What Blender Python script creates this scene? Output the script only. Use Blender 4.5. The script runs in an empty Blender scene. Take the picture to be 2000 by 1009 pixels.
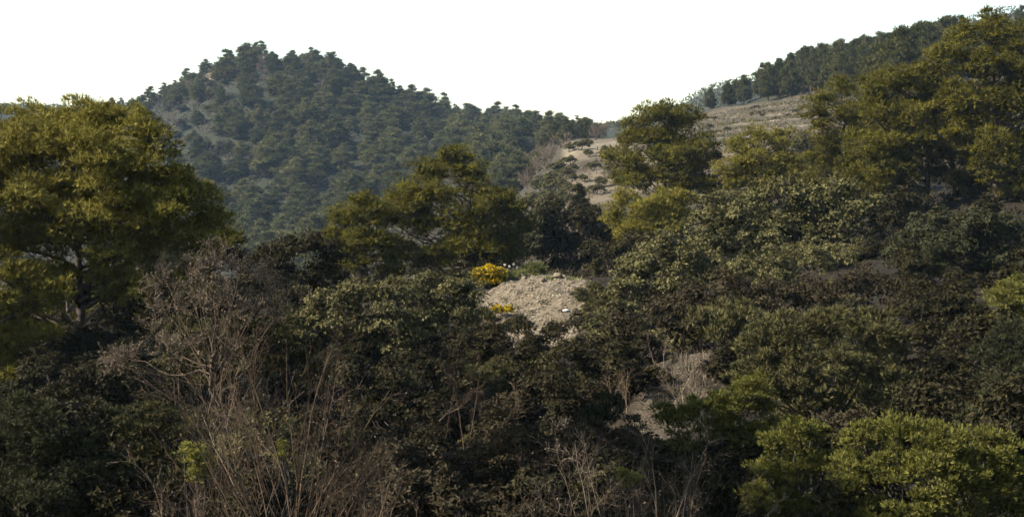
import bpy, math
import numpy as np

# ------------------------------------------------------------------ camera, sky, sun, exposure
F = 2778.0            # focal length in photo pixels (50 mm on 36 mm, photo 2000 px wide)
HOR = 408.0           # photo row of the horizon
scene = bpy.context.scene
C = scene.collection

cam_d = bpy.data.cameras.new("camera")
cam_d.lens = 50.0
cam_d.sensor_width = 36.0
cam_d.shift_y = -(504.5 - HOR) / 2000.0
cam_d.clip_start = 0.1
cam_d.clip_end = 6000.0
cam = bpy.data.objects.new("camera", cam_d)
cam.rotation_euler = (math.pi / 2, 0, 0)
C.objects.link(cam)
scene.camera = cam

SUN_AZ = math.radians(-108)      # clockwise from +Y (view direction); negative = to the left
SUN_EL = math.radians(36)
to_sun = (math.sin(SUN_AZ) * math.cos(SUN_EL), math.cos(SUN_AZ) * math.cos(SUN_EL), math.sin(SUN_EL))
world = bpy.data.worlds.new("World")
scene.world = world
world.use_nodes = True
wn = world.node_tree
sky = wn.nodes.new("ShaderNodeTexSky")
sky.sky_type = 'NISHITA'
sky.sun_disc = False
sky.sun_elevation = SUN_EL
sky.sun_rotation = SUN_AZ
sky.air_density = 1.4
sky.dust_density = 0.3
sky.ozone_density = 0.0
bg = wn.nodes["Background"]
bg.inputs["Strength"].default_value = 0.08
wn.links.new(sky.outputs[0], bg.inputs["Color"])

sun_d = bpy.data.lights.new("sun", 'SUN')
sun_d.energy = 5.0
sun_d.angle = math.radians(0.5)
sun_d.color = (1.0, 0.93, 0.82)
sun = bpy.data.objects.new("sun", sun_d)
from mathutils import Vector
sun.rotation_euler = Vector(to_sun).to_track_quat('Z', 'Y').to_euler()
sun.location = (-60, 0, 60)
C.objects.link(sun)

vs = scene.view_settings
vs.view_transform = 'Standard'
vs.look = 'None'
vs.gamma = 1.0
vs.exposure = 1.6
try:
    vs.use_curve_mapping = False
except Exception:
    pass
scene.cycles.max_bounces = 4
scene.cycles.diffuse_bounces = 2
scene.cycles.glossy_bounces = 1
scene.cycles.transmission_bounces = 2
scene.cycles.volume_bounces = 0
scene.cycles.transparent_max_bounces = 4
scene.cycles.use_denoising = True
scene.cycles.use_adaptive_sampling = True
scene.cycles.adaptive_threshold = 0.02

# ------------------------------------------------------------------ small helpers
def P(px, py, d):
    return np.array([(px - 1000.0) / F * d, d, (HOR - py) / F * d])

def smooth(a, b, x):
    t = np.clip((x - a) / (b - a), 0, 1)
    return t * t * (3 - 2 * t)

def _hash(ix, iy, seed):
    h = (ix.astype(np.int64) * 374761393 + iy.astype(np.int64) * 668265263 + seed * 1442695041) & 0xFFFFFFFF
    h = ((h ^ (h >> 13)) * 1274126177) & 0xFFFFFFFF
    return ((h ^ (h >> 16)) & 0xFFFFFF) / float(0xFFFFFF)

def vnoise(x, y, seed=0):
    x = np.asarray(x, float); y = np.asarray(y, float)
    ix = np.floor(x); iy = np.floor(y)
    fx = x - ix; fy = y - iy
    fx = fx * fx * (3 - 2 * fx); fy = fy * fy * (3 - 2 * fy)
    a = _hash(ix, iy, seed); b = _hash(ix + 1, iy, seed)
    c = _hash(ix, iy + 1, seed); d = _hash(ix + 1, iy + 1, seed)
    return (a * (1 - fx) + b * fx) * (1 - fy) + (c * (1 - fx) + d * fx) * fy - 0.5

def fbm(x, y, seed=0, n=3):
    s = 0; a = 1.0
    for i in range(n):
        s = s + a * vnoise(x * 2 ** i, y * 2 ** i, seed + i); a *= 0.5
    return s

def mesh_from(name, verts, tris, attr=None, mat=None, smooth_shade=False):
    verts = np.asarray(verts, np.float32); tris = np.asarray(tris, np.int32)
    me = bpy.data.meshes.new(name)
    me.vertices.add(len(verts)); me.vertices.foreach_set("co", verts.ravel())
    n, k = tris.shape
    me.loops.add(n * k); me.loops.foreach_set("vertex_index", tris.ravel())
    me.polygons.add(n)
    me.polygons.foreach_set("loop_start", np.arange(0, n * k, k, dtype=np.int32))
    try:
        me.polygons.foreach_set("loop_total", np.full(n, k, np.int32))
    except Exception:
        pass
    if smooth_shade:
        me.polygons.foreach_set("use_smooth", np.ones(n, bool))
    if attr is not None:
        for an, av in attr.items():
            av = np.asarray(av, np.float32)
            if av.ndim == 1:
                at = me.attributes.new(an, 'FLOAT', 'POINT'); at.data.foreach_set("value", av)
            else:
                at = me.attributes.new(an, 'FLOAT_VECTOR', 'POINT'); at.data.foreach_set("vector", av.ravel())
    me.update(calc_edges=True)
    if mat:
        me.materials.append(mat)
    return me

def link(name, me, parent=None, loc=(0, 0, 0), label=None, cat=None, group=None, kind=None):
    o = bpy.data.objects.new(name, me)
    o.location = loc
    if parent: o.parent = parent
    if label: o["label"] = label
    if cat: o["category"] = cat
    if group: o["group"] = group
    if kind: o["kind"] = kind
    C.objects.link(o)
    return o

def unit(v):
    return v / np.maximum(np.linalg.norm(v, axis=-1, keepdims=True), 1e-9)

def rdir(rng, n):
    return unit(rng.normal(size=(n, 3)))

class Buf:
    """collects vertices, triangles and one value per vertex"""
    def __init__(s):
        s.v = []; s.t = []; s.a = []; s.n = 0; s.nt = 0
    def add(s, v, t, a):
        s.v.append(np.asarray(v, np.float32)); s.t.append(np.asarray(t, np.int64) + s.n); s.a.append(np.asarray(a, np.float32))
        s.n += len(v); s.nt += len(t)
    def tubes(s, p0, p1, r0, r1, val, sides=3):
        """straight tapered segments, all arrays of length N"""
        p0 = np.atleast_2d(p0); p1 = np.atleast_2d(p1); N = len(p0)
        if N == 0: return
        r0 = np.broadcast_to(r0, N); r1 = np.broadcast_to(r1, N); val = np.broadcast_to(val, N)
        ax = unit(p1 - p0)
        ref = np.where(np.abs(ax[:, 2:3]) > 0.9, np.array([[1., 0, 0]]), np.array([[0., 0, 1]]))
        u = unit(np.cross(ax, ref)); w = np.cross(ax, u)
        ang = np.arange(sides) * 2 * math.pi / sides
        ring = u[:, None, :] * np.cos(ang)[None, :, None] + w[:, None, :] * np.sin(ang)[None, :, None]
        a = p0[:, None, :] + ring * r0[:, None, None]
        b = p1[:, None, :] + ring * r1[:, None, None]
        v = np.concatenate([a, b], 1).reshape(-1, 3)
        i = np.arange(sides); j = (i + 1) % sides
        f = np.concatenate([np.stack([i, j, j + sides], 1), np.stack([i, j + sides, i + sides], 1)])
        t = (f[None] + (np.arange(N) * 2 * sides)[:, None, None]).reshape(-1, 3)
        s.add(v, t, np.repeat(val, 2 * sides))
    def poly(s, pts, r0, r1, val, sides=6):
        """one curved tapered limb through pts, rings shared"""
        pts = np.asarray(pts, float); n = len(pts)
        tan = unit(np.gradient(pts, axis=0))
        ref = np.array([0.3, 1.0, 0.1])
        u = unit(np.cross(tan, ref)); w = np.cross(tan, u)
        rad = r0 + (r1 - r0) * np.linspace(0, 1, n) ** 0.8
        ang = np.arange(sides) * 2 * math.pi / sides
        ring = u[:, None] * np.cos(ang)[None, :, None] + w[:, None] * np.sin(ang)[None, :, None]
        v = (pts[:, None] + ring * rad[:, None, None]).reshape(-1, 3)
        i = np.arange(sides); j = (i + 1) % sides
        f = np.concatenate([np.stack([i, j, j + sides], 1), np.stack([i, j + sides, i + sides], 1)])
        t = (f[None] + (np.arange(n - 1) * sides)[:, None, None]).reshape(-1, 3)
        s.add(v, t, np.full(len(v), val))
    def blades(s, pos, d, L, W, val, rng, kite=False, nrm=None):
        N = len(pos)
        if N == 0: return
        side = unit(np.cross(d, rng.normal(size=(N, 3)) if nrm is None else nrm + rng.normal(size=(N, 3)) * .28))
        L = np.broadcast_to(L, N)[:, None]; W = np.broadcast_to(W, N)[:, None]
        if kite:
            mid = pos + d * L * 0.55
            v = np.stack([pos, mid + side * W * 0.5, pos + d * L, mid - side * W * 0.5], 1).reshape(-1, 3)
            b = (np.arange(N) * 4)[:, None]
            t = np.concatenate([b + [[0, 1, 2]], b + [[0, 2, 3]]])
            s.add(v, t, np.repeat(val, 4))
        else:
            v = np.stack([pos - side * W * 0.5, pos + side * W * 0.5, pos + d * L], 1).reshape(-1, 3)
            t = np.arange(N * 3).reshape(-1, 3)
            s.add(v, t, np.repeat(val, 3))
    def mesh(s, name, mat, attr="var"):
        return mesh_from(name, np.concatenate(s.v), np.concatenate(s.t), {attr: np.concatenate(s.a)}, mat)

# ------------------------------------------------------------------ materials
def ramp_mat(name, stops, rough=0.7, trans=0.0, noise=None, spec=0.1, attr="var", tint=None):
    """base colour runs through stops by the vertex value 'var' (how each leaf or twig itself is coloured)"""
    m = bpy.data.materials.new(name); m.use_nodes = True
    nt = m.node_tree; N = nt.nodes; Lk = nt.links
    bs = N["Principled BSDF"]; out = N["Material Output"]
    at = N.new("ShaderNodeAttribute"); at.attribute_name = attr
    oi = N.new("ShaderNodeObjectInfo")
    fac = at.outputs["Fac"]
    if tint:
        mm = N.new("ShaderNodeMath"); mm.operation = 'MULTIPLY_ADD'
        mm.inputs[1].default_value = tint; mm.inputs[2].default_value = -tint / 2
        Lk.new(oi.outputs["Random"], mm.inputs[0])
        ad = N.new("ShaderNodeMath"); ad.operation = 'ADD'
        Lk.new(at.outputs["Fac"], ad.inputs[0]); Lk.new(mm.outputs[0], ad.inputs[1]); fac = ad.outputs[0]
    if noise:
        geo = N.new("ShaderNodeNewGeometry")
        tx = N.new("ShaderNodeTexNoise"); tx.inputs["Scale"].default_value = noise[0]; tx.inputs["Detail"].default_value = 4
        Lk.new(geo.outputs["Position"], tx.inputs["Vector"])
        mm = N.new("ShaderNodeMath"); mm.operation = 'MULTIPLY_ADD'
        mm.inputs[1].default_value = noise[1]; mm.inputs[2].default_value = -noise[1] / 2
        Lk.new(tx.outputs[0], mm.inputs[0])
        ad = N.new("ShaderNodeMath"); ad.operation = 'ADD'
        Lk.new(fac, ad.inputs[0]); Lk.new(mm.outputs[0], ad.inputs[1]); fac = ad.outputs[0]
    cr = N.new("ShaderNodeValToRGB")
    e = cr.color_ramp.elements
    while len(e) < len(stops): e.new(0.5)
    for k, (p, c) in enumerate(stops):
        e[k].position = p; e[k].color = (*c, 1)
    Lk.new(fac, cr.inputs[0])
    Lk.new(cr.outputs[0], bs.inputs["Base Color"])
    bs.inputs["Roughness"].default_value = rough
    bs.inputs["Specular IOR Level"].default_value = spec
    if trans:
        tr = N.new("ShaderNodeBsdfTranslucent")
        Lk.new(cr.outputs[0], tr.inputs["Color"])
        mx = N.new("ShaderNodeMixShader"); mx.inputs[0].default_value = trans
        Lk.new(bs.outputs[0], mx.inputs[1]); Lk.new(tr.outputs[0], mx.inputs[2])
        Lk.new(mx.outputs[0], out.inputs["Surface"])
    return m

M = {}
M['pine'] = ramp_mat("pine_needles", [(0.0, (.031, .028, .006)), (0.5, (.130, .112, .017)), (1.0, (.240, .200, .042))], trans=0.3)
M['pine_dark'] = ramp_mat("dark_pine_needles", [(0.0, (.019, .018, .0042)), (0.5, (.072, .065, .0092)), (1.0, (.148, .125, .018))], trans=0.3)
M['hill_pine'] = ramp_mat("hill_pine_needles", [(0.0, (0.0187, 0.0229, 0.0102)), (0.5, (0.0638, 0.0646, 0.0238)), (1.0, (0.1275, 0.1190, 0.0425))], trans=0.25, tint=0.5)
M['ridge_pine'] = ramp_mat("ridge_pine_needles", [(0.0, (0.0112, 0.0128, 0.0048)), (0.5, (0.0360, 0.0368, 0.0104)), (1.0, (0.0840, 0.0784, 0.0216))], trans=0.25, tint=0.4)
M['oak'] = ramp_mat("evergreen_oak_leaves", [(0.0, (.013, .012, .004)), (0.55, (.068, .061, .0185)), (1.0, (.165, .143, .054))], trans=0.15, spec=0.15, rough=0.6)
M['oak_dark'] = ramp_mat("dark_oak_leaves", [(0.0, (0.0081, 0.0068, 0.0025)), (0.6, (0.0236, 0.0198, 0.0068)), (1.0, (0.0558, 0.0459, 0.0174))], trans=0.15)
M['juniper_blue'] = ramp_mat("bluish_juniper_sprays", [(0.0, (0.0086, 0.0092, 0.0040)), (0.5, (0.0277, 0.0284, 0.0112)), (1.0, (0.0647, 0.0620, 0.0264))], trans=0.2)
M['juniper_yellow'] = ramp_mat("yellow_juniper_sprays", [(0.0, (.024, .024, .006)), (0.5, (.108, .104, .020)), (1.0, (.225, .205, .052))], trans=0.3)
M['juniper_olive'] = ramp_mat("olive_juniper_sprays", [(0.0, (.018, .0165, .007)), (0.5, (.066, .060, .021)), (1.0, (.142, .124, .048))], trans=0.2)
M['brown_scrub'] = ramp_mat("brown_scrub_leaves", [(0.0, (0.0099, 0.0074, 0.0037)), (0.5, (0.0260, 0.0198, 0.0087)), (1.0, (0.0589, 0.0446, 0.0211))], trans=0.15)
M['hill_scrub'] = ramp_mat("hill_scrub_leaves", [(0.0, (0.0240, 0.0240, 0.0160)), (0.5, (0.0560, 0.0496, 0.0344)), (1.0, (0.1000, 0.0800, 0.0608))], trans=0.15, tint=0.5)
M['twig'] = ramp_mat("bare_twigs", [(0.0, (.022, .016, .011)), (0.5, (.064, .045, .030)), (1.0, (.215, .162, .110))], rough=0.9, noise=(3.0, 0.3))
M['twig_dark'] = ramp_mat("brown_bare_twigs", [(0.0, (.022, .015, .010)), (0.5, (.062, .041, .025)), (1.0, (.195, .136, .086))], rough=0.9, noise=(3.0, 0.3))
M['bud'] = ramp_mat("pale_buds", [(0.0, (.07, .054, .034)), (1.0, (.165, .130, .085))], trans=0.2)
M['bark'] = ramp_mat("pine_bark", [(0.0, (.018, .014, .011)), (1.0, (.085, .068, .054))], rough=0.95, noise=(5.0, 0.9))
M['flower'] = ramp_mat("yellow_flowers", [(0.0, (.26, .165, .004)), (1.0, (.44, .30, .008))], trans=0.25)
M['whiteflower'] = ramp_mat("white_flower_heads", [(0.0, (.35, .31, .24)), (1.0, (.60, .55, .46))], trans=0.2)
M['grass'] = ramp_mat("green_grass_blades", [(0.0, (.055, .062, .018)), (0.6, (.125, .130, .040)), (1.0, (.23, .21, .085))], trans=0.3)
M['drygrass'] = ramp_mat("dry_grass_blades", [(0.0, (.060, .048, .031)), (0.6, (.120, .096, .062)), (1.0, (.20, .162, .104))], trans=0.2)
M['stone'] = ramp_mat("limestone", [(0.0, (.062, .048, .031)), (1.0, (.205, .166, .115))], rough=0.95, noise=(9.0, 0.7))
M['litter'] = ramp_mat("white_scrap", [(0.0, (.72, .72, .72)), (1.0, (.8, .8, .8))], rough=0.5)

def ground_material():
    m = bpy.data.materials.new("soil_and_litter"); m.use_nodes = True
    nt = m.node_tree; N = nt.nodes; L = nt.links
    bs = N["Principled BSDF"]
    at = N.new("ShaderNodeAttribute"); at.attribute_name = "soil"; at.attribute_type = 'GEOMETRY'
    geo = N.new("ShaderNodeNewGeometry")
    def noise(sc, det):
        t = N.new("ShaderNodeTexNoise"); t.inputs["Scale"].default_value = sc; t.inputs["Detail"].default_value = det
        L.new(geo.outputs["Position"], t.inputs["Vector"]); return t
    n1 = noise(1.6, 8); n2 = noise(14.0, 5)
    mix = N.new("ShaderNodeMath"); mix.operation = 'ADD'
    L.new(n1.outputs[0], mix.inputs[0]); L.new(n2.outputs[0], mix.inputs[1])
    mr = N.new("ShaderNodeMapRange")
    mr.inputs["From Min"].default_value = 0.7; mr.inputs["From Max"].default_value = 1.3
    mr.inputs["To Min"].default_value = 0.62; mr.inputs["To Max"].default_value = 1.32
    L.new(mix.outputs[0], mr.inputs["Value"])
    mul = N.new("ShaderNodeVectorMath"); mul.operation = 'SCALE'
    L.new(at.outputs["Vector"], mul.inputs[0]); L.new(mr.outputs[0], mul.inputs["Scale"])
    L.new(mul.outputs[0], bs.inputs["Base Color"])
    bs.inputs["Roughness"].default_value = 0.95
    bs.inputs["Specular IOR Level"].default_value = 0.1
    bp = N.new("ShaderNodeBump"); bp.inputs["Strength"].default_value = 0.7; bp.inputs["Distance"].default_value = 0.08
    L.new(n2.outputs[0], bp.inputs["Height"]); L.new(bp.outputs[0], bs.inputs["Normal"])
    return m
M['ground'] = ground_material()

# ------------------------------------------------------------------ terrain
def zz(py, d): return (HOR - py) * d / F
ROWS = [
 (0.5, [(-900, -1.7), (2900, -1.7)]),
 (3, [(-900, -2.0), (2900, -2.0)]),
 (7, [(-900, -3.6), (2900, -3.6)]),
 (15, [(-900, -4.6), (1000, -4.9), (2900, -4.6)]),
 (25, [(-900, -5.6), (0, -6.0), (1000, -6.6), (1500, -6.3), (2000, -6.0), (2900, -5)]),
 (34, [(-900, -6.0), (0, -6.4), (600, -7.2), (1000, -7.8), (1320, -7.0), (1600, -6.8), (2000, -5.8), (2900, -4)]),
 (39, [(-900, -6.2), (0, -6.6), (600, -8.0), (1100, -8.2), (1250, -6.1), (1320, -5.9), (1450, -6.1), (1700, -6.4), (2000, -5.4), (2900, -3)]),
 (44, [(-900, -5.4), (150, -5.7), (600, -7.4), (1100, -7.4), (1250, -4.9), (1380, -4.6), (1480, -5.0), (1700, -5.6), (2000, -4.4), (2900, -2)]),
 (52, [(-900, -4.8), (150, -5.2), (600, -6.4), (900, -6.6), (1200, -6.2), (1400, -5.0), (1700, -4.2), (2000, -3.2), (2900, -1)]),
 (59, [(-900, -4.6), (150, -5.0), (600, -5.8), (850, -5.8), (960, zz(668, 59)), (1060, zz(660, 59)), (1170, zz(660, 59)), (1400, -4.2), (1700, -2.8), (2000, -2.2), (2900, 0)]),
 (62, [(-900, -4.6), (150, -5.0), (600, -5.6), (850, -5.0), (960, zz(604, 62)), (1060, zz(600, 62)), (1150, zz(600, 62)), (1400, -3.7), (1700, -2.3), (2000, -1.8), (2900, 0.5)]),
 (65, [(-900, -4.6), (150, -5.0), (600, -5.4), (850, -4.2), (960, zz(556, 65)), (1060, zz(544, 65)), (1150, zz(553, 65)), (1400, -3.3), (1700, -1.9), (2000, -1.3), (2900, 1)]),
 (67, [(-900, -4.6), (150, -5.0), (600, -5.3), (850, -4.0), (960, -3.3), (1060, -3.0), (1150, -3.2), (1400, -3.2), (1700, -1.6), (2000, -1.0), (2900, 1)]),
 (76, [(-900, -5.0), (150, -5.2), (600, -5.2), (900, -3.9), (1100, -3.2), (1300, -2.7), (1500, -1.8), (1800, -0.5), (2000, 0.1), (2900, 3)]),
 (90, [(-900, -6), (600, -6.2), (900, -4.8), (1100, -4), (1300, -2.6), (1500, -0.6), (1800, 1.2), (2000, 2.2), (2900, 6)]),
 (120, [(-900, -10), (600, -12), (900, -11), (1060, -8), (1200, -5), (1300, -3), (1500, 1.5), (1800, 6), (2000, 8), (2900, 14)]),
 (165, [(-900, -15), (600, -17), (900, -13), (975, -9), (1060, -4), (1110, zz(396, 165)), (1200, zz(385, 165)), (1300, 3), (1500, 7), (1800, 11.5), (2000, 13), (2900, 20)]),
 (180, [(-900, -15), (600, -17), (900, -12.5), (975, -9), (1060, -2.5), (1110, zz(368, 180)), (1200, zz(355, 180)), (1300, 5.5), (1500, 8.2), (1800, 13.5), (2000, 15.5), (2900, 24)]),
 (205, [(-900, -16), (600, -18), (900, -11), (975, -7), (1060, 0.5), (1110, zz(312, 205)), (1200, zz(298, 205)), (1300, 8.8), (1400, zz(285, 205)), (1550, zz(270, 205)), (1800, 16.5), (2000, 17.5), (2900, 28)]),
 (220, [(-900, -16), (600, -18), (900, -10), (975, -5), (1055, 3), (1100, zz(288, 220)), (1200, zz(286, 220)), (1300, 10.4), (1400, zz(262, 220)), (1550, zz(242, 220)), (1800, 18.5), (2000, 19), (2900, 30)]),
 (260, [(-900, -14), (600, -16), (900, -6), (1020, 4), (1100, zz(277, 260)), (1200, zz(275, 260)), (1400, zz(228, 260)), (1570, zz(192, 260)), (1800, 24), (2000, 25.5), (2900, 40)]),
 (300, [(-900, -12), (600, -13), (900, 0), (1050, 9), (1100, zz(276, 300)), (1200, zz(274, 300)), (1300, zz(250, 300)), (1400, zz(208, 300)), (1570, zz(172, 300)), (1800, zz(132, 300)), (2000, zz(105, 300)), (2900, 62)]),
 (340, [(-900, -8), (300, -8), (600, zz(480, 340)), (900, zz(385, 340)), (1050, zz(320, 340)), (1110, zz(282, 340)), (1200, zz(280, 340)), (1300, zz(262, 340)), (1400, zz(220, 340)), (1570, zz(168, 340)), (1800, zz(126, 340)), (2000, zz(94, 340)), (2900, 70)]),
 (380, [(-900, 0), (300, zz(410, 380)), (600, zz(400, 380)), (900, zz(335, 380)), (1050, zz(280, 380)), (1150, zz(276, 380)), (1300, zz(275, 380)), (1570, zz(190, 380)), (1800, zz(150, 380)), (2000, zz(115, 380)), (2900, 72)]),
 (430, [(-900, 12), (0, 14), (300, zz(315, 430)), (450, zz(291, 430)), (600, zz(277, 430)), (900, zz(288, 430)), (1050, zz(281, 430)), (1150, zz(280, 430)), (1300, zz(285, 430)), (1570, zz(220, 430)), (2000, zz(150, 430)), (2900, 74)]),
 (480, [(-900, 24), (0, zz(254, 480)), (270, zz(230, 480)), (330, zz(208, 480)), (450, zz(162, 480)), (560, zz(153, 480)), (700, zz(189, 480)), (900, zz(251, 480)), (1050, zz(274, 480)), (1150, zz(276, 480)), (1300, zz(275, 480)), (1570, zz(240, 480)), (2000, zz(150, 480)), (2900, 70)]),
 (520, [(-900, 30), (0, zz(236, 520)), (270, zz(220, 520)), (330, zz(194, 520)), (410, zz(145, 520)), (480, zz(119, 520)), (560, zz(119, 520)), (640, zz(135, 520)), (740, zz(184, 520)), (900, zz(238, 520)), (1000, zz(266, 520)), (1100, zz(272, 520)), (1150, zz(274, 520)), (1300, zz(268, 520)), (1570, zz(250, 520)), (2000, zz(170, 520)), (2900, 66)]),
 (580, [(-900, 34), (0, zz(230, 580)), (270, zz(230, 580)), (480, zz(162, 580)), (640, zz(172, 580)), (900, zz(261, 580)), (1100, zz(274, 580)), (1200, zz(256, 580)), (1300, zz(260, 580)), (1570, zz(220, 580)), (2000, zz(150, 580)), (2900, 70)]),
 (720, [(-900, 40), (0, zz(213, 720)), (270, zz(222, 720)), (640, zz(230, 720)), (900, zz(262, 720)), (1150, zz(254, 720)), (1220, zz(250, 720)), (1310, zz(228, 720)), (1345, zz(196, 720)), (1400, zz(166, 720)), (1500, zz(150, 720)), (1560, zz(122, 720)), (1700, zz(112, 720)), (1860, zz(52, 720)), (1960, zz(12, 720)), (2040, zz(45, 720)), (2900, 90)]),
 (850, [(-900, 30), (1000, 30), (1345, 45), (1900, 70), (2900, 80)]),
 (1500, [(-900, 10), (2900, 20)]),
]
UG = np.arange(-900, 2901, 15.0)
DG = np.concatenate([np.geomspace(0.5, 30, 50, endpoint=False), np.arange(30, 120, 0.5), np.arange(120, 360, 2.0), np.arange(360, 760, 4.0), np.geomspace(760, 1500, 30)])
def _build():
    rows = np.array([np.interp(UG, [a for a, b in r], [b for a, b in r]) for d, r in ROWS])
    ker = np.exp(-0.5 * (np.arange(-4, 5) / 1.3) ** 2); ker /= ker.sum()
    pad = np.pad(rows, ((0, 0), (4, 4)), mode='edge')
    rows = sum(pad[:, i:i + rows.shape[1]] * ker[i] for i in range(9))
    ds = np.log([d for d, r in ROWS])
    g = np.array([np.interp(np.log(DG), ds, rows[:, j]) for j in range(len(UG))])     # [u, d]
    for it in range(2):
        gp = np.pad(g, ((0, 0), (1, 1)), mode='edge')
        g = 0.25 * gp[:, :-2] + 0.5 * gp[:, 1:-1] + 0.25 * gp[:, 2:]
    return g
GT = _build()
TH_MAX = math.atan((2900 - 1000) / F)
def to_ud(x, y):
    th = np.arctan2(x, y); r = np.hypot(x, y)
    tc = np.clip(th, -TH_MAX, TH_MAX)
    return 1000 + F * np.tan(tc), r * np.cos(tc)
def terrace_mask(u, d):
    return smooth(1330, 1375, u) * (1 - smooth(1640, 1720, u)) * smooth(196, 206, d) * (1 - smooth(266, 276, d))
def mound_mask(u, d):
    e = ((u - 1058) / 118.0) ** 2 + ((d - 62.2) / 4.6) ** 2
    return 1 - smooth(0.7, 1.15, e + 0.5 * fbm(u * 0.03, d * 0.9, 5))
def ground(x, y):
    x = np.asarray(x, float); y = np.asarray(y, float)
    u, d = to_ud(x, y)
    fi = np.clip((u - UG[0]) / 15.0, 0, len(UG) - 1.001); i = fi.astype(int); a = fi - i
    fj = np.interp(d, DG, np.arange(len(DG))); j = np.clip(fj.astype(int), 0, len(DG) - 2); b = fj - j
    z = (GT[i, j] * (1 - a) + GT[i + 1, j] * a) * (1 - b) + (GT[i, j + 1] * (1 - a) + GT[i + 1, j + 1] * a) * b
    tm = terrace_mask(u, d)
    st = 1.75
    q = (z + 0.5 * fbm(x * .03, y * .03, 31)) / st
    fr = q - np.floor(q)
    zt = (np.floor(q) + .45 * smooth(0.62, 0.95, fr) + 0.55 * fr) * st
    z = z * (1 - tm) + zt * tm
    near = smooth(8, 20, d)
    z = z + near * (0.35 * fbm(x * .25, y * .25, 3) * np.minimum(1, d / 80 + .3) + 0.06 * fbm(x * 1.7, y * 1.7, 9))
    z = z + mound_mask(u, d) * (.10 * fbm(x * 2.2, y * 2.2, 61) + .22 * fbm(x * .8 + y * .2, y * .8, 62))
    z = z + smooth(150, 350, d) * 3.0 * fbm(x * .035, y * .035, 21, 4)
    return z
def bank_frac(x, y):
    """0..1 up each terrace step; the bank is the top quarter"""
    u, d = to_ud(x, y)
    fi = np.clip((u - UG[0]) / 15.0, 0, len(UG) - 1.001); i = fi.astype(int); a = fi - i
    fj = np.interp(d, DG, np.arange(len(DG))); j = np.clip(fj.astype(int), 0, len(DG) - 2); b = fj - j
    z = (GT[i, j] * (1 - a) + GT[i + 1, j] * a) * (1 - b) + (GT[i, j + 1] * (1 - a) + GT[i + 1, j + 1] * a) * b
    q = (z + 0.5 * fbm(x * .03, y * .03, 31)) / 1.75
    return q - np.floor(q)
def gpt(px, d, dz=0.0):
    x = (px - 1000) / F * d
    return np.array([x, d, float(ground(x, d)) + dz])

def build_ground():
    ths = np.concatenate([np.linspace(-math.pi, -0.62, 30, endpoint=False), np.linspace(-0.62, -0.36, 20, endpoint=False),
                          np.linspace(-0.36, 0.36, 190, endpoint=False), np.linspace(0.36, 0.62, 20, endpoint=False), np.linspace(0.62, math.pi, 31)])
    rs = np.concatenate([np.geomspace(0.5, 30, 30, endpoint=False), np.arange(30, 56, 1.0), np.arange(56, 70, 0.35), np.arange(70, 160, 2.5),
                         np.arange(160, 290, 1.5), np.arange(290, 600, 5.5), np.geomspace(600, 1500, 30)])
    T, R = np.meshgrid(ths, rs, indexing='ij')
    X = np.sin(T) * R; Y = np.cos(T) * R
    Z = ground(X, Y)
    u, d = to_ud(X, Y)
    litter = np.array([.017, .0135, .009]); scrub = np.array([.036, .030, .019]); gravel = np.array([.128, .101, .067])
    tan = np.array([.105, .082, .055]); hill = np.array([.026, .027, .017]); rock = np.array([.22, .165, .11])  # hill soil is darkened so its gaps imitate shade among the shrubs
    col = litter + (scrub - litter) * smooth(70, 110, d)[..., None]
    def put(c, m):
        nonlocal col
        col = col * (1 - m[..., None]) + c * m[..., None]
    put(hill, smooth(280, 340, d))
    put(gravel, mound_mask(u, d))
    e = ((u - 1325 - (d - 41) * 8) / 95.0) ** 2 + ((d - 41.5) / 4.2) ** 2
    put(np.array([.055, .044, .031]), 1 - smooth(0.6, 1.1, e + 0.6 * fbm(X * 1.1, Y * 1.1, 77)))
    tm = smooth(1090, 1108, u) * (1 - smooth(1600, 1650, u)) * smooth(155, 165, d) * (1 - smooth(278, 300, d))
    put(tan, tm * smooth(-.75, .1, fbm(X * .12, Y * .12, 50)))
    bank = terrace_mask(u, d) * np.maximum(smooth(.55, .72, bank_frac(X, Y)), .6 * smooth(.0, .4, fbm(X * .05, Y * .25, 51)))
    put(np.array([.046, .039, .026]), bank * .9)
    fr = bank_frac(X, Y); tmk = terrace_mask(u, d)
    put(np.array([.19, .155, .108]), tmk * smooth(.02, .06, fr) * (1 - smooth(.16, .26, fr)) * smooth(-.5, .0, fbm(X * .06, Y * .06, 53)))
    led = smooth(1098, 1112, u) * (1 - smooth(1290, 1330, u)) * smooth(208, 214, d) * (1 - smooth(262, 275, d))
    put(np.array([.150, .120, .082]), led)
    er = ((u - 425) / 22.0) ** 2 + ((d - 512) / 14.0) ** 2
    put(rock, 1 - smooth(0.5, 1.2, er))
    far = smooth(600, 660, d)
    put(np.array([.04, .042, .03]), far)
    nt, nr = T.shape
    idx = np.arange(nt * nr).reshape(nt, nr)
    q = np.stack([idx[:-1, :-1], idx[1:, :-1], idx[1:, 1:], idx[:-1, 1:]], -1).reshape(-1, 4)
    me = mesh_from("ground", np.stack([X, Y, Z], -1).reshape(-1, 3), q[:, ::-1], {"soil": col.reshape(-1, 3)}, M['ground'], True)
    link("ground", me, kind="structure")
build_ground()

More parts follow.
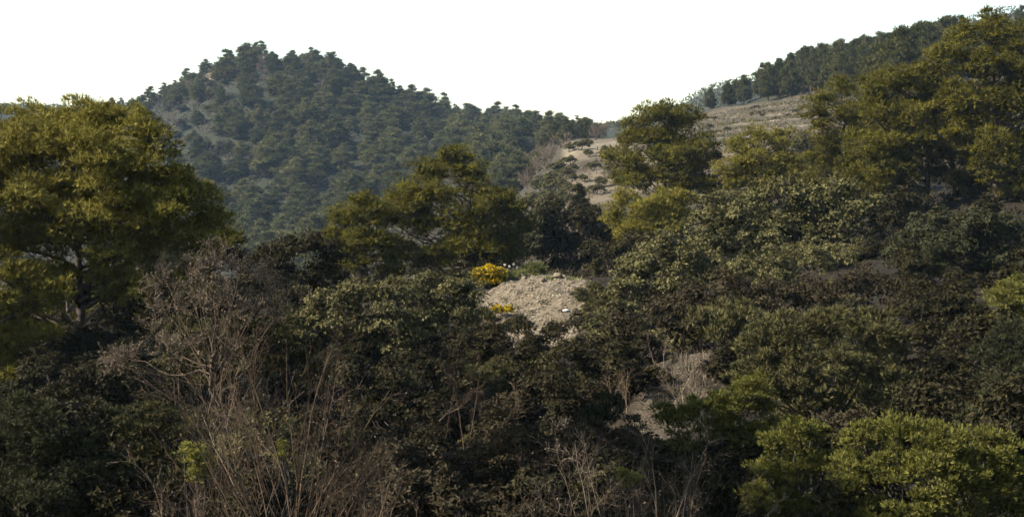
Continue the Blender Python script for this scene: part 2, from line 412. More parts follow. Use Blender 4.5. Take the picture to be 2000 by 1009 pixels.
# ------------------------------------------------------------------ plant builders
SPEC = {  # k leaves per tuft, leaf width/length, clump size vs lobe, up bias, spread, wanted cover, flatten of clump
 'pine':    dict(k=5, ratio=.17, cr=.47, nc=14, up=.55, spread=.85, cover=1.9, flat=.62, kite=False, lmin=.07, lmax=.30, shell=.3),
 'oak':     dict(k=5, ratio=.62, cr=.46, nc=14, up=.35, spread=1.0, cover=2.1, flat=.75, kite=False, lmin=.035, lmax=.16, shell=.55),
 'juniper': dict(k=6, ratio=.26, cr=.42, nc=13, up=.65, spread=.50, cover=2.6, flat=.75, kite=False, lmin=.04, lmax=.2, shell=.5),
}

TAKEN = []      # lobes of the plants placed so far: px, py, r, d
def lobes_world(lobes, d, rng, depth=1.0, back=True, wide=False):
    """photo outline lobes (px, py, r) at distance d -> world lobes, front and back shells of a rounded crown"""
    L = np.array(lobes, float)
    TAKEN.extend((a, b, r, d) for a, b, r in L)
    c = L[:, :2].mean(0)
    ext = np.abs(L[:, :2] - c).max(0) + L[:, 2].mean()
    out = []
    rx = ext[0] / F * d
    for px, py, r in L:
        R = r / F * d
        q = min(0.98, math.hypot((px - c[0]) / ext[0], (py - c[1]) / ext[1] * 0.8))
        off = depth * min(rx, 4.5) * 0.75 * math.sqrt(1 - q * q)
        offs = [-off + rng.uniform(-.3, .3) * R]
        if back:
            offs.append(off * .9 + rng.uniform(-.3, .3) * R)
            if wide and off > R * 1.3: offs.append(rng.uniform(-.3, .3) * R)
        for k, o in enumerate(offs):
            dd = d + o
            p = P(px + rng.normal() * r * .12 * k, py + rng.normal() * r * .12 * k, dd)
            out.append((*p, R * (1.12 if k == 0 else 1.02), (1.0, .24, .12)[k] if wide else (1.0, .2, 0)[k]))
    return np.array(out)

def fill_lobes(buf, W, kind, tris, rng, vbias=0.0, twigs=None, sc=1.0):
    """leafy clumps over the lobes; W rows: x y z R weight (local coordinates)"""
    S = SPEC[kind]
    area = (4 * math.pi * W[:, 3] ** 2 * W[:, 4]).sum() * 0.55
    per = 2 if S['kite'] else 1
    nleaf = tris / per * ((.60 if kind != 'pine' else .50) if tris > 12500 else 1.0)
    aleaf = S['cover'] * area / nleaf
    L = math.sqrt(aleaf / (0.5 * S['ratio'])) * sc
    L = float(np.clip(L, S['lmin'], S['lmax'] * 4))
    ntuft_tot = nleaf / S['k']
    sub = []
    for w in W:
        for q in range(3):
            o = rdir(rng, 1)[0] * np.array([1, 1, .8]) * w[3] * rng.uniform(.3, .62)
            sub.append((w[0] + o[0], w[1] + o[1], w[2] + o[2], w[3] * rng.uniform(.42, .78), w[4]))
    W = np.array(sub)
    share = W[:, 3] ** 2 * W[:, 4]; share /= share.sum()
    for w, sh in zip(W, share):
        c = w[:3]; R = w[3]
        nt = ntuft_tot * sh
        nc = int(S['nc'] * (0.6 + 0.4 * w[4]))
        dirs = rdir(rng, nc * 2)
        keep = (dirs[:, 2] > -0.3) | (rng.random(nc * 2) < .25)
        dirs = dirs[keep][:nc]; nc = len(dirs)
        rad = R * (S['shell'] + (1.1 - S['shell']) * rng.random(nc) ** .6) * np.where(rng.random(nc) < .15, 1.3, 1.0)
        cc = c + dirs * rad[:, None] * np.array([1, 1, .85])
        cr = R * S['cr'] * rng.uniform(.6, 1.35, nc)
        m = np.maximum(1, (nt * cr ** 2 / (cr ** 2).sum()).astype(int))
        ci = np.repeat(np.arange(nc), m); n = len(ci)
        td = rdir(rng, n); td[:, 2] = np.where((td[:, 2] < -.1) & (rng.random(n) < .85), -td[:, 2], td[:, 2])
        pos = cc[ci] + td * (cr[ci] * (.55 + .55 * rng.random(n) ** .7))[:, None] * np.array([1, 1, S['flat']])
        ax = unit(td * .8 + dirs[ci] * .45 + np.array([0, 0, S['up']]) + rng.normal(size=(n, 3)) * .35)
        cv = rng.normal(size=nc) * .11
        val = np.clip(.5 + vbias + cv[ci] + rng.normal(size=n) * .15, 0, 1)
        k = S['k']
        p2 = np.repeat(pos, k, 0)
        out = unit(td * .75 + dirs[ci] * .6 + np.array([0, 0, .35]))       # leaves face out of the clump, towards the light
        nr = np.repeat(out, k, 0)
        if kind == 'oak':
            nr = unit(nr + rng.normal(size=nr.shape) * .38)
            d2 = unit(np.cross(nr, rng.normal(size=nr.shape)) + nr * .25)
        else:
            d2 = unit(np.repeat(ax, k, 0) + rng.normal(size=(n * k, 3)) * S['spread'] * .75)
        if S['kite']:
            p2 = p2 + rng.normal(size=p2.shape) * L * .5
        lv = np.clip(np.repeat(val, k) + rng.normal(size=n * k) * .1, 0, 1)
        buf.blades(p2, d2, L * rng.uniform(.7, 1.3, n * k), L * S['ratio'] * rng.uniform(.7, 1.3, n * k), lv, rng, S['kite'], nr)
        if twigs is not None:
            mid = c + (cc - c) * .5 + rng.normal(size=cc.shape) * R * .06 - np.array([0, 0, .08]) * R
            r = max(.005, R * .014)
            s0 = np.repeat((c - np.array([0, 0, .45 * R]))[None], nc, 0)
            tv = np.clip(rng.normal(.2, .15, nc), 0, 1)
            twigs.tubes(s0[::2], mid[::2], r * 1.4, r, tv[::2]); twigs.tubes(mid[::2], cc[::2], r, r * .35, tv[::2])

def limb_pts(a, b, rng, n=6, sag=.1, wob=.06):
    t = np.linspace(0, 1, n)[:, None]
    L = np.linalg.norm(b - a)
    p = a + (b - a) * t
    p[:, 2] -= np.sin(t[:, 0] * math.pi) * L * sag
    p[1:-1] += rng.normal(size=(n - 2, 3)) * L * wob
    return p

def sort_label(o, label, cat, group):
    o["label"] = label; o["category"] = cat
    if group: o["group"] = group

def root(name, loc, label, cat, group=None):
    o = bpy.data.objects.new(name, None); o.location = loc; o.empty_display_size = .2
    o["label"] = label; o["category"] = cat
    if group: o["group"] = group
    C.objects.link(o)
    return o

_seed = [100]
def pine(label, d, basex, lobes, tris, mat='pine', tr=.16, name="pine_tree", group=None, vb=0.0, kind='pine', depth=1.0, sc=1.0, lean=0.0):
    _seed[0] += 1; rng = np.random.default_rng(_seed[0])
    base = gpt(basex, d, -.12)
    W = lobes_world(lobes, d, rng, depth, True, True)
    W[:, :3] -= base
    wood = Buf(); leaf = Buf()
    top = W[W[:, 2].argmax()]
    tp = np.array([top[0] * .8, top[1] * .5, top[2] + top[3] * .1])
    pts = limb_pts(np.zeros(3), tp, rng, 9, 0, .012)
    wood.poly(pts, tr, tr * .18, .45, 8)
    tz = pts[:, 2]
    for w in W:
        zs = np.clip(w[2] - (.35 + .35 * rng.random()) * np.hypot(w[0], w[1]) * .6 - w[3] * .5, .12 * tp[2], tp[2] * .96)
        a = np.array([np.interp(zs, tz, pts[:, 0]), np.interp(zs, tz, pts[:, 1]), zs])
        wood.poly(limb_pts(a, w[:3], rng, 6, .06, .03), tr * (.18 + .25 * (1 - zs / tp[2])), .02, rng.uniform(.3, .7), 5)
    # a few dead lower limbs
    for k in range(5):
        zs = tp[2] * rng.uniform(.12, .4); az = rng.uniform(0, 6.28)
        a = np.array([np.interp(zs, tz, pts[:, 0]), np.interp(zs, tz, pts[:, 1]), zs])
        b = a + np.array([math.cos(az), math.sin(az) * .6, rng.uniform(-.05, .5)]) * rng.uniform(.8, 2.2)
        wood.poly(limb_pts(a, b, rng, 6, .05, .04), .03, .008, .95, 4)
    fill_lobes(leaf, W, kind, tris, rng, vb, wood, sc)
    r = root(name, base, label, "tree", group)
    link("trunk", wood.mesh("trunk", M['bark']), r)
    link("crown", leaf.mesh("crown", M[mat]), r)
    return r

def shrub(label, d, basex, lobes, tris, mat='oak', kind='oak', name="evergreen_shrub", cat="shrub", group=None, vb=0.0, depth=.9, sc=1.0, stem=.035):
    _seed[0] += 1; rng = np.random.default_rng(_seed[0])
    base = gpt(basex, d, -.08)
    W = lobes_world(lobes, d, rng, depth)
    W[:, :3] -= base
    wood = Buf(); leaf = Buf()
    for w in W:
        a = np.array([rng.normal() * .12, rng.normal() * .12, 0])
        wood.poly(limb_pts(a, w[:3], rng, 6, .05, .04), stem * rng.uniform(.7, 1.2), .012, rng.uniform(.2, .7), 5)
    fill_lobes(leaf, W, kind, tris, rng, vb, wood, sc)
    r = root(name, base, label, cat, group)
    link("stem", wood.mesh("stem", M['bark']), r)
    link("foliage", leaf.mesh("foliage", M[mat]), r)
    return r

def grow(buf, start, dirs, length, rad, val, rng, segs=5, curve=.22, up=.0, sides=3):
    """N curved branches at once; returns node positions [N, segs+1, 3] and the directions there"""
    N = len(start)
    pts = [start]; ds = [dirs]
    p = start; d = dirs
    for s in range(segs):
        d = unit(d + rng.normal(size=(N, 3)) * curve + np.array([0, 0, up]))
        q = p + d * (length / segs)[:, None]
        f0 = 1 - .8 * s / segs; f1 = 1 - .8 * (s + 1) / segs
        buf.tubes(p, q, rad * f0, rad * f1, val, sides)
        pts.append(q); ds.append(d); p = q
    return np.stack(pts, 1), np.stack(ds, 1)

def spawn(pts, ds, n, rng, lo=1, ang=.8):
    N, S, _ = pts.shape
    bi = np.repeat(np.arange(N), n)
    t = rng.uniform(lo, S - 1.001, len(bi)); i = t.astype(int); f = (t - i)[:, None]
    s = pts[bi, i] * (1 - f) + pts[bi, i + 1] * f
    d = ds[bi, i]
    side = unit(np.cross(d, rng.normal(size=d.shape)))
    a = rng.uniform(.5, 1.2, len(bi))[:, None] * ang
    return bi, t / (S - 1), s, unit(d * np.cos(a) + side * np.sin(a))

def bare(label, d, stems, rng_seed, n1=9, n2=6, n3=4, r0=.02, mat='twig', buds=False, name="bare_shrub", group=None, fan=.35, cat="shrub", up=.03, nst=1, curve=.16, dspread=.6, vt=0.0):
    """leafless shrub: stems = list of (base px, tip px, tip py) at distance d"""
    rng = np.random.default_rng(rng_seed)
    bx = float(np.mean([s[0] for s in stems]))
    base = gpt(bx, d, -.06)
    wood = Buf(); tw = Buf(); bud = Buf()
    S = []; D = []; Ln = []
    for (b, tx, ty) in stems:
        for k in range(nst):
            dd = d + rng.normal() * dspread
            a = gpt(b + rng.normal() * 8, dd, -.05)
            t = P(tx + rng.normal() * 14 * (nst > 1), ty + rng.normal() * 14 * (nst > 1), dd + rng.normal() * dspread)
            S.append(a - base); v = t - a; Ln.append(np.linalg.norm(v)); D.append(unit(v))
    S = np.array(S); D = np.array(D); Ln = np.array(Ln)
    v0 = np.clip(rng.normal(.55, .2, len(S)), 0, 1)
    stems_ = []; p = []; dr = []
    for i in range(len(S)):
        bb = Buf(); a_, b_ = grow(bb, S[i:i + 1], D[i:i + 1], Ln[i:i + 1], np.array([r0 * rng.uniform(.6, 1.25)]), v0[i:i + 1], rng, 8, .07, 0, 5)
        stems_.append(bb); p.append(a_); dr.append(b_)
    p = np.concatenate(p); dr = np.concatenate(dr)
    bi, t, s1, d1 = spawn(p, dr, n1, rng, 2.0, .62)
    l1 = Ln[bi] * (.42 - .25 * t) * rng.uniform(.5, 1.2, len(bi))
    v1 = np.clip(v0[bi] - .12 + rng.normal(size=len(bi)) * .12, 0, 1)
    p1, dr1 = grow(tw, s1, d1, l1, r0 * .42 * (1.1 - .6 * t), v1, rng, 5, curve, up)
    bi2, t2, s2, d2 = spawn(p1, dr1, n2, rng, .6, .7)
    l2 = l1[bi2] * .5 * rng.uniform(.5, 1.2, len(bi2))
    v2 = np.clip(v1[bi2] - .10 + rng.normal(size=len(bi2)) * .14, 0, 1)
    p2, dr2 = grow(tw, s2, d2, l2, np.maximum(.0035, r0 * .2 * (1.1 - .5 * t2)), v2, rng, 3, curve * 1.3, up)
    if n3:
        bi3, t3, s3, d3 = spawn(p2, dr2, n3, rng, .5, .7)
        l3 = l2[bi3] * .5 * rng.uniform(.5, 1.2, len(bi3))
        v3 = np.clip(v2[bi3] + vt + rng.normal(size=len(bi3)) * .15, 0, 1)
        p3, dr3 = grow(tw, s3, d3, l3, np.full(len(s3), max(.0028, r0 * .11)), v3, rng, 2, curve * 1.5, up)
        tips, td = p3[:, -1], dr3[:, -1]
    else:
        tips, td = p2[:, -1], dr2[:, -1]
    r = root(name, base, label, cat, group)
    for bb in stems_: link("stem", bb.mesh("stem", M[mat]), r)
    link("twig", tw.mesh("twig", M[mat]), r, kind="stuff")
    if buds:
        sel = rng.random(len(tips)) < buds
        q = np.repeat(tips[sel], 3, 0)
        bud.blades(q, unit(np.repeat(td[sel], 3, 0) + rng.normal(size=q.shape) * .5), .035 * rng.uniform(.6, 1.5, len(q)), .02, rng.random(len(q)), rng, True)
        link("bud", bud.mesh("bud", M['bud']), r, kind="stuff")
    return r

# ------------------------------------------------------------------ far hillsides: trees and scrub one by one
def far_pine_proto(seed, style, mat, ntri=11000):
    rng = np.random.default_rng(seed)
    H = 8.0
    wood = Buf(); leaf = Buf()
    wood.poly(limb_pts(np.array([0, 0, -.4]), np.array([rng.normal() * .4, rng.normal() * .4, H * .9]), rng, 6, 0, .015), .17, .04, .4, 5)
    W = []
    for t in np.linspace(.13, .97, 10):
        if style == 0:   R = 2.5 * (1 - t) ** .5 + .6        # rounded cone
        elif style == 1: R = 2.7 * math.sin(math.pi * min(1, t * .8 + .18)) ** .7 + .2   # broad and round
        else:            R = 1.75 * (1 - t) ** .6 + .25        # slim
        n = max(1, int(R * 2.2))
        for k in range(n):
            az = rng.uniform(0, 6.28); rr = R * rng.uniform(.4, .85) * (1 - .8 * smooth(.72, .95, t)) if n > 1 else R * .15
            W.append((math.cos(az) * rr, math.sin(az) * rr, H * t + rng.normal() * .25, rng.uniform(.55, 1.0) * (.45 + .22 * R) * (1.25 if t > .85 else 1), 1))
    W = np.array(W)
    for w in W[::2]:
        wood.tubes(np.array([[0, 0, max(.8, w[2] - 1)]]), w[None, :3], .05, .02, .5)
    fill_lobes(leaf, W, 'pine', ntri, rng, 0.02, None)
    return wood.mesh("trunk", M['bark']), leaf.mesh("crown", M[mat])

def far_shrub_proto(seed, mat, kind, ntri=5000):
    rng = np.random.default_rng(seed)
    wood = Buf(); leaf = Buf(); W = []
    for k in range(9):
        az = rng.uniform(0, 6.28); rr = rng.uniform(.2, 1.5)
        W.append((math.cos(az) * rr, math.sin(az) * rr, 1.0 + rng.uniform(0, 1.3) * (1.3 - rr * .5), rng.uniform(.6, 1.0), 1))
    W = np.array(W)
    for w in W: wood.tubes(np.array([[0, 0, -.3]]), w[None, :3], .06, .02, .5)
    fill_lobes(leaf, W, kind, ntri, rng, 0.0, None)
    return wood.mesh("stem", M['bark']), leaf.mesh("foliage", M[mat])

def far_bare_proto(seed, H=4.5):
    rng = np.random.default_rng(seed)
    wood = Buf(); tw = Buf()
    n = 6
    D = unit(np.stack([rng.normal(size=n) * .4, rng.normal(size=n) * .4, np.ones(n)], 1))
    L0 = np.full(n, H) * rng.uniform(.7, 1.1, n)
    p, dr = grow(wood, np.zeros((n, 3)), D, L0, np.full(n, .07), np.full(n, .6), rng, 4, .1)
    bi, t, s1, d1 = spawn(p, dr, 9, rng, .8, .7)
    l1 = L0[bi] * (.45 - .25 * t)
    p1, dr1 = grow(wood, s1, d1, l1, np.full(len(s1), .035), np.full(len(s1), .6), rng, 3, .15, .06)
    bi2, t2, s2, d2 = spawn(p1, dr1, 5, rng, .4, .7)
    grow(tw, s2, d2, l1[bi2] * .5, np.full(len(s2), .024), np.clip(rng.normal(.7, .15, len(s2)), 0, 1), rng, 2, .15, .06)
    return wood.mesh("stem", M['twig']), tw.mesh("twig", M['twig'])

def put_copy(name, meshes, names, loc, s, rz, label, cat, group):
    r = root(name, loc, label, cat, group)
    r.scale = (s[0], s[0], s[1]); r.rotation_euler = (0, 0, rz)
    for n, me in zip(names, meshes):
        link(n, me, r, kind="stuff" if n == "twig" else None)
    return r

# the hill shows above this outline of the nearer trees (photo px)
EDGE = np.array([(-50, 200), (60, 188), (150, 184), (245, 190), (285, 230), (330, 300), (375, 335), (440, 400), (470, 470), (630, 475), (650, 420), (690, 380), (770, 375), (830, 305), (880, 290), (960, 320), (1020, 390), (1060, 400), (1130, 370), (1160, 300), (1215, 215), (1330, 215), (1400, 270), (1420, 270), (1480, 240), (1555, 260), (1570, 180), (1650, 155), (1690, 160), (1720, 125), (1790, 90), (1860, 60), (1890, 40), (1960, 30), (2050, 30)], float)
def edge_y(px): return np.interp(px, EDGE[:, 0], EDGE[:, 1])

SKYL = np.array([(20, 203), (60, 188), (270, 188), (310, 150), (420, 108), (480, 70), (560, 76), (635, 88), (700, 122), (740, 124), (800, 155), (880, 172), (960, 195), (1000, 205), (1090, 222), (1150, 235), (1175, 250), (1330, 208), (1480, 140), (1580, 105), (1680, 86), (1760, 68), (1880, 34), (1950, 3), (2000, 28)], float)
def fit_scale(s, u, d, py, rng):
    """trees stay below the photographed skyline"""
    return min(s, (py - np.interp(u, SKYL[:, 0], SKYL[:, 1]) + rng.uniform(-4, 7)) * d / F / 7.6)

def project(p):
    return 1000 + F * p[0] / p[1], HOR - F * p[2] / p[1]

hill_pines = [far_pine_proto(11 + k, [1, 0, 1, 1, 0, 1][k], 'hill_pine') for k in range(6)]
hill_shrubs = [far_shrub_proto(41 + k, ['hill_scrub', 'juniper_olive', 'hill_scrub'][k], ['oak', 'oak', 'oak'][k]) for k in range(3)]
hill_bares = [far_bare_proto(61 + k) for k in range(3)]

def scatter(rng, n_try, urange, drange, mind, accept):
    pts = []; cells = {}
    for i in range(n_try):
        u = rng.uniform(*urange); d = math.sqrt(rng.uniform(drange[0] ** 2, drange[1] ** 2))
        x = (u - 1000) / F * d
        m = mind(u, d) if callable(mind) else mind
        cx, cy = int(math.floor(x / 12)), int(math.floor(d / 12))
        ok = True
        for a in (-1, 0, 1):
            for b in (-1, 0, 1):
                for (qx, qy, qm) in cells.get((cx + a, cy + b), ()):
                    if (qx - x) ** 2 + (qy - d) ** 2 < ((m + qm) / 2) ** 2: ok = False
        if not ok: continue
        z = float(ground(x, d))
        py = HOR - F * z / d
        if not accept(u, d, z, py, rng): continue
        cells.setdefault((cx, cy), []).append((x, d, m))
        pts.append((u, d, x, z, py))
    return pts

def ORD(n):
    w = "leftmost second third fourth fifth sixth seventh eighth ninth tenth".split()
    if n == 0: return "leftmost"
    if n < 10: return w[n] + " from left"
    n += 1
    return str(n) + ("th" if 10 < n % 100 < 14 else {1: "st", 2: "nd", 3: "rd"}.get(n % 10, "th")) + " from left"
def ordinals(items):
    """items end in a plural phrase; those sharing it are told apart by their order from the left"""
    groups = {}
    for it in items: groups.setdefault(it[-1], []).append(it)
    for key, g in groups.items():
        g.sort(key=lambda t: t[0])
        for i, it in enumerate(g):
            if len(g) == 1: lab = "the only one of the " + key
            else: lab = ORD(i) + " of the " + key
            yield it, lab

def plant_hill():
    rng = np.random.default_rng(5)
    def hmask(u, d, z, py, rng, hgt=8.0):
        top = py - hgt * F / d
        return top < edge_y(u) - 6 and 20 < u < 1175 and d < 545
    def acc_pine(u, d, z, py, rng):
        if not hmask(u, d, z, py, rng): return False
        dens = .25 + .75 * smooth(380, 640, u) + .5 * smooth(1000, 1150, u)
        dens *= np.clip(.9 + 1.9 * fbm(u * .012, d * .03, 88), .05, 1.4)
        if abs(u - 425) < 22 and d > 495: return False
        if 1015 < u and d < 360: return False
        return rng.random() < dens
    pts = scatter(rng, 9000, (20, 1170), (262, 540), 6.2, acc_pine)
    rng.shuffle(pts)
    items = []
    for u, d, x, z, py in pts[:340]:
        k = int(rng.integers(0, 6)); s = (.62 + .78 * rng.random() ** 1.3) * (1.12 if d < 420 else 1.0) * (1.0 if u > 400 else .8)
        s = fit_scale(s, u, d, py, rng)
        if s < .4: continue
        row = "summit crest" if (d > 485 and 380 < u < 680) else "upper slope" if d > 450 else "middle slope" if d > 390 else "lower slope" if d > 330 else "foot"
        size = "tall" if s > 1.3 else "small" if s < 1.05 else "middling"
        items.append((u, d, x, z, k, s, f"{size} {('round', 'conical', 'spreading', 'round', 'conical', 'spreading')[k]} pines on the hazy hill's {row}"))
    for it, lab in ordinals(items):
        u, d, x, z, k, s, key = it
        sz = s * .86
        put_copy("hill_pine", hill_pines[k], ("trunk", "crown"), (x, d, z), (s * rng.uniform(1.08, 1.4), sz), rng.uniform(0, 6.28), lab, "tree", "pines on the hazy hill")
    def acc_sh(u, d, z, py, rng):
        if not hmask(u, d, z, py, rng, 2.5): return False
        return rng.random() < 1.0 - .65 * smooth(450, 900, u)
    pts = scatter(rng, 7000, (20, 1170), (262, 540), 4.2, acc_sh)
    rng.shuffle(pts)
    items = []
    for i, (u, d, x, z, py) in enumerate(pts[:440]):
        s = rng.uniform(.7, 1.35); k = int(rng.integers(0, 3))
        row = "summit crest" if (d > 485 and 380 < u < 680) else "upper slope" if d > 450 else "middle slope" if d > 390 else "lower slope" if d > 330 else "foot"
        size = "large" if s > 1.1 else "small" if s < .85 else "middling"
        what = "leafless brown" if i % 3 == 2 else ("grey", "olive", "greyish")[k] + " rounded"
        items.append((u, d, x, z, k, s, f"{size} {what} bushes on the hazy hill's {row}"))
    for it, lab in ordinals(items):
        u, d, x, z, k, s, key = it
        if "leafless" in key:
            put_copy("bare_bush", hill_bares[k], ("stem", "twig"), (x, d, z - .1), (s * .9, s * .75), rng.uniform(0, 6.28), lab, "bush", "leafless bushes on the hazy hill")
        else:
            put_copy("hill_bush", hill_shrubs[k], ("stem", "foliage"), (x, d, z - .1), (s, s * .9), rng.uniform(0, 6.28), lab, "bush", "rounded bushes on the hazy hill")
plant_hill()

def plant_right_ridge():
    rng = np.random.default_rng(9)
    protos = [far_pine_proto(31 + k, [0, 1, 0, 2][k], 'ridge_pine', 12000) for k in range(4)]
    def acc(u, d, z, py, rng):
        if u < 1330 or u > 2010: return False
        if d < 278 and u < 1625 or d < 228 and u < 1700: return False
        if u < 1640 and py > np.interp(u, [1330, 1400, 1480, 1570, 1700, 2000], [222, 212, 198, 190, 175, 160]): return False
        return py - 8 * F / d < edge_y(u) - 4
    pts = scatter(rng, 9000, (1330, 2010), (185, 352), 4.4, acc)
    items = []
    for u, d, x, z, py in pts:
        k = int(rng.integers(0, 4)); s = fit_scale(rng.uniform(.8, 1.2) * (.75 if u < 1420 else 1), u, d, py, rng)
        if s < .3: continue
        size = "tall" if s > 1.03 else "small" if s < .9 else "middling"
        items.append((u, d, x, z, k, s, f"{size} {('conical', 'round', 'conical', 'slim')[k]} dark pines " + ("atop the dry terraces" if u < 1580 else "on the ridge behind" if d < 318 else "on the right skyline")))
    for it, lab in ordinals(items):
        u, d, x, z, k, s, key = it
        put_copy("ridge_pine", protos[k], ("trunk", "crown"), (x, d, z), (s, s), rng.uniform(0, 6.28), lab, "tree", "dark pines along the ridge")
    # dark clump of pines on the saddle, with a lone one
    for i, (px, d, s) in enumerate([(1062, 300, .75), (1085, 306, .8), (1105, 300, .72), (1128, 304, .78), (1143, 309, .70)]):
        b = gpt(px, d)
        put_copy("saddle_pine", protos[i % 4], ("trunk", "crown"), b, (s * 1.1, s * .8), i * 1.3, "dark pine in the clump on the saddle, above the pale field edge", "tree", "pines in the saddle clump")
    # dark shrubs on the bare valley slope
    k = 0
    for px, d, s in [(1112, 216, .9), (1135, 214, 1.1), (1150, 205, .8), (1120, 196, .7), (1160, 190, .9), (1140, 184, .7), (1108, 180, 1.0), (1125, 172, 1.1), (1175, 176, .9), (1190, 186, 1.0), (1098, 200, .9), (1150, 220, .9), (1180, 208, .7), (1165, 168, .9), (1100, 186, 1.0), (1106, 194, 1.1), (1112, 204, 1.0), (1103, 172, 1.2), (1118, 188, .8), (1040, 180, 1.8), (1050, 200, 1.8), (1030, 190, 1.8), (1045, 165, 1.7), (1055, 172, 1.7), (1070, 166, 1.6), (1078, 172, 1.7), (1084, 180, 1.6), (1072, 184, 1.7), (1088, 192, 1.5), (1080, 198, 1.7), (1074, 206, 1.7), (1090, 208, 1.4), (1062, 176, 1.7), (1066, 194, 1.7), (1092, 170, 1.3), (1060, 210, 1.8)]:
        b = gpt(px, d)
        put_copy("slope_bush", hill_shrubs[1], ("stem", "foliage"), b - np.array([0, 0, .1]), (s * .62, s * .52), k * 2.1, "dark green bush dotted on the bare tan valley slope", "bush", "dark bushes on the bare valley slope"); k += 1
    rng = np.random.default_rng(19)
    for i in range(26):
        px = rng.uniform(1375, 1600); d = rng.uniform(206, 268)
        b = gpt(px, d); s = rng.uniform(.35, .7)
        put_copy("terrace_bush", hill_shrubs[i % 3], ("stem", "foliage"), b - np.array([0, 0, .08]), (s * .6, s * .4), i * 1.7, "low olive bush on a bank of the dry terraced field", "bush", "low bushes on the dry terraces")
    # pale leafless trees at the foot of the hill, beside the valley
    for i in range(30):
        px = rng.uniform(1018, 1082); d = rng.uniform(235, 350)
        b = gpt(px, d); s = rng.uniform(.5, .85)
        put_copy("leafless_tree", hill_bares[i % 3], ("stem", "twig"), b, (s, s * 1.2), i * 2.3, "pale leafless tree at the hill's foot beside the bare valley", "tree", "pale leafless trees at the hill's foot")
plant_right_ridge()

def cover(name, label, cat, mat, pts, L, ratio, k, seed, up=1.0, kite=True, spread=.8):
    """low growth nobody could count, as one mesh"""
    rng = np.random.default_rng(seed)
    b = Buf(); n = len(pts)
    p = np.repeat(pts, k, 0); Ls = np.repeat(np.broadcast_to(L, n), k)
    p = p + rng.normal(size=p.shape) * (Ls * .5)[:, None] * np.array([1, 1, .3])
    d = unit(rng.normal(size=p.shape) * spread + np.array([0, 0, up]))
    val = np.clip(np.repeat(rng.normal(.5, .16, n), k) + rng.normal(size=n * k) * .1, 0, 1)
    b.blades(p, d, Ls * rng.uniform(.6, 1.4, n * k), Ls * ratio * rng.uniform(.7, 1.3, n * k), val, rng, kite)
    link(name, b.mesh(name, M[mat]), None, (0, 0, 0), label, cat, None, "stuff")

def ud_points(rng, n, ur, dr):
    u = rng.uniform(*ur, n); d = np.sqrt(rng.uniform(dr[0] ** 2, dr[1] ** 2, n))
    x = (u - 1000) / F * d
    return u, d, np.stack([x, d, ground(x, d)], 1)

def low_growth():
    rng = np.random.default_rng(71)
    u, d, p = ud_points(rng, 9000, (-100, 1110), (250, 545))
    keep = fbm(p[:, 0] * .06, p[:, 1] * .06, 14) > -.25
    cover("hill_undergrowth", "grey-brown low scrub covering the hazy hill between its trees", "undergrowth", 'hill_scrub', p[keep], .55, .6, 5, 1, kite=False)
    u, d, p = ud_points(rng, 3000, (-100, 1090), (255, 545))
    n = 12; R_ = np.repeat(rng.uniform(.7, 1.7, len(p)), n)
    q = np.repeat(p, n, 0); dd = rdir(rng, len(q)); dd[:, 2] = np.abs(dd[:, 2])
    q = q + dd * R_[:, None] * np.array([1, 1, .9])
    cover("hill_scrub", "grey-olive thorny scrub clothing the hazy hill", "scrub", 'hill_scrub', q, .62, .5, 3, 6, kite=False)
    u, d, p = ud_points(rng, 14000, (-300, 2300), (600, 740))
    keep = (HOR - F * p[:, 2] / p[:, 1]) < 300
    p = p[keep]; p[:, 2] += rng.random(len(p)) * 3.0
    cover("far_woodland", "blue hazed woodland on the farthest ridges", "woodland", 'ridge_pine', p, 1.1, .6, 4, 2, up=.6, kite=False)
    u, d, p = ud_points(rng, 16000, (1085, 1680), (160, 285))
    keep = (fbm(p[:, 0] * .10, p[:, 1] * .3, 24) > -.05) & ((u > 1300) | (d < 208))
    cover("dry_grass", "dry straw-coloured grass on the terraces and valley slope", "grass", 'drygrass', p[keep], .34, .35, 4, 3, up=1.2, kite=False)
    u, d, p = ud_points(rng, 26000, (1085, 1680), (160, 285))
    fr = bank_frac(p[:, 0], p[:, 1])
    keep = (fbm(p[:, 0] * .07, p[:, 1] * .35, 29) > .42) | ((fr > .58) & (fr < .78) & (terrace_mask(u, d) > .5) & (fbm(p[:, 0] * .1, p[:, 1] * .1, 30) > -.35))
    keep &= (u > 1300) | (d < 208)
    cover("terrace_weeds", "brownish green weeds along the terrace banks", "weeds", 'juniper_olive', p[keep], .40, .5, 4, 4, up=.8, kite=False)
    u, d, p = ud_points(rng, 20000, (-150, 2150), (14, 170))
    m = mound_mask(u, d)
    e = ((u - 1325 - (d - 41) * 8) / 95.0) ** 2 + ((d - 41.5) / 4.2) ** 2
    keep = (m < .3) & (e > .9) & ((d < 150) | (u < 1070)) & (fbm(p[:, 0] * .5, p[:, 1] * .5, 34) > -.3)
    p = p[keep]; dd = p[:, 1]
    cover("undergrowth", "dark brown undergrowth and litter beneath the shrubs", "undergrowth", 'brown_scrub', p, .10 + .0025 * dd, .5, 4, 5, up=.9, kite=False)
low_growth()

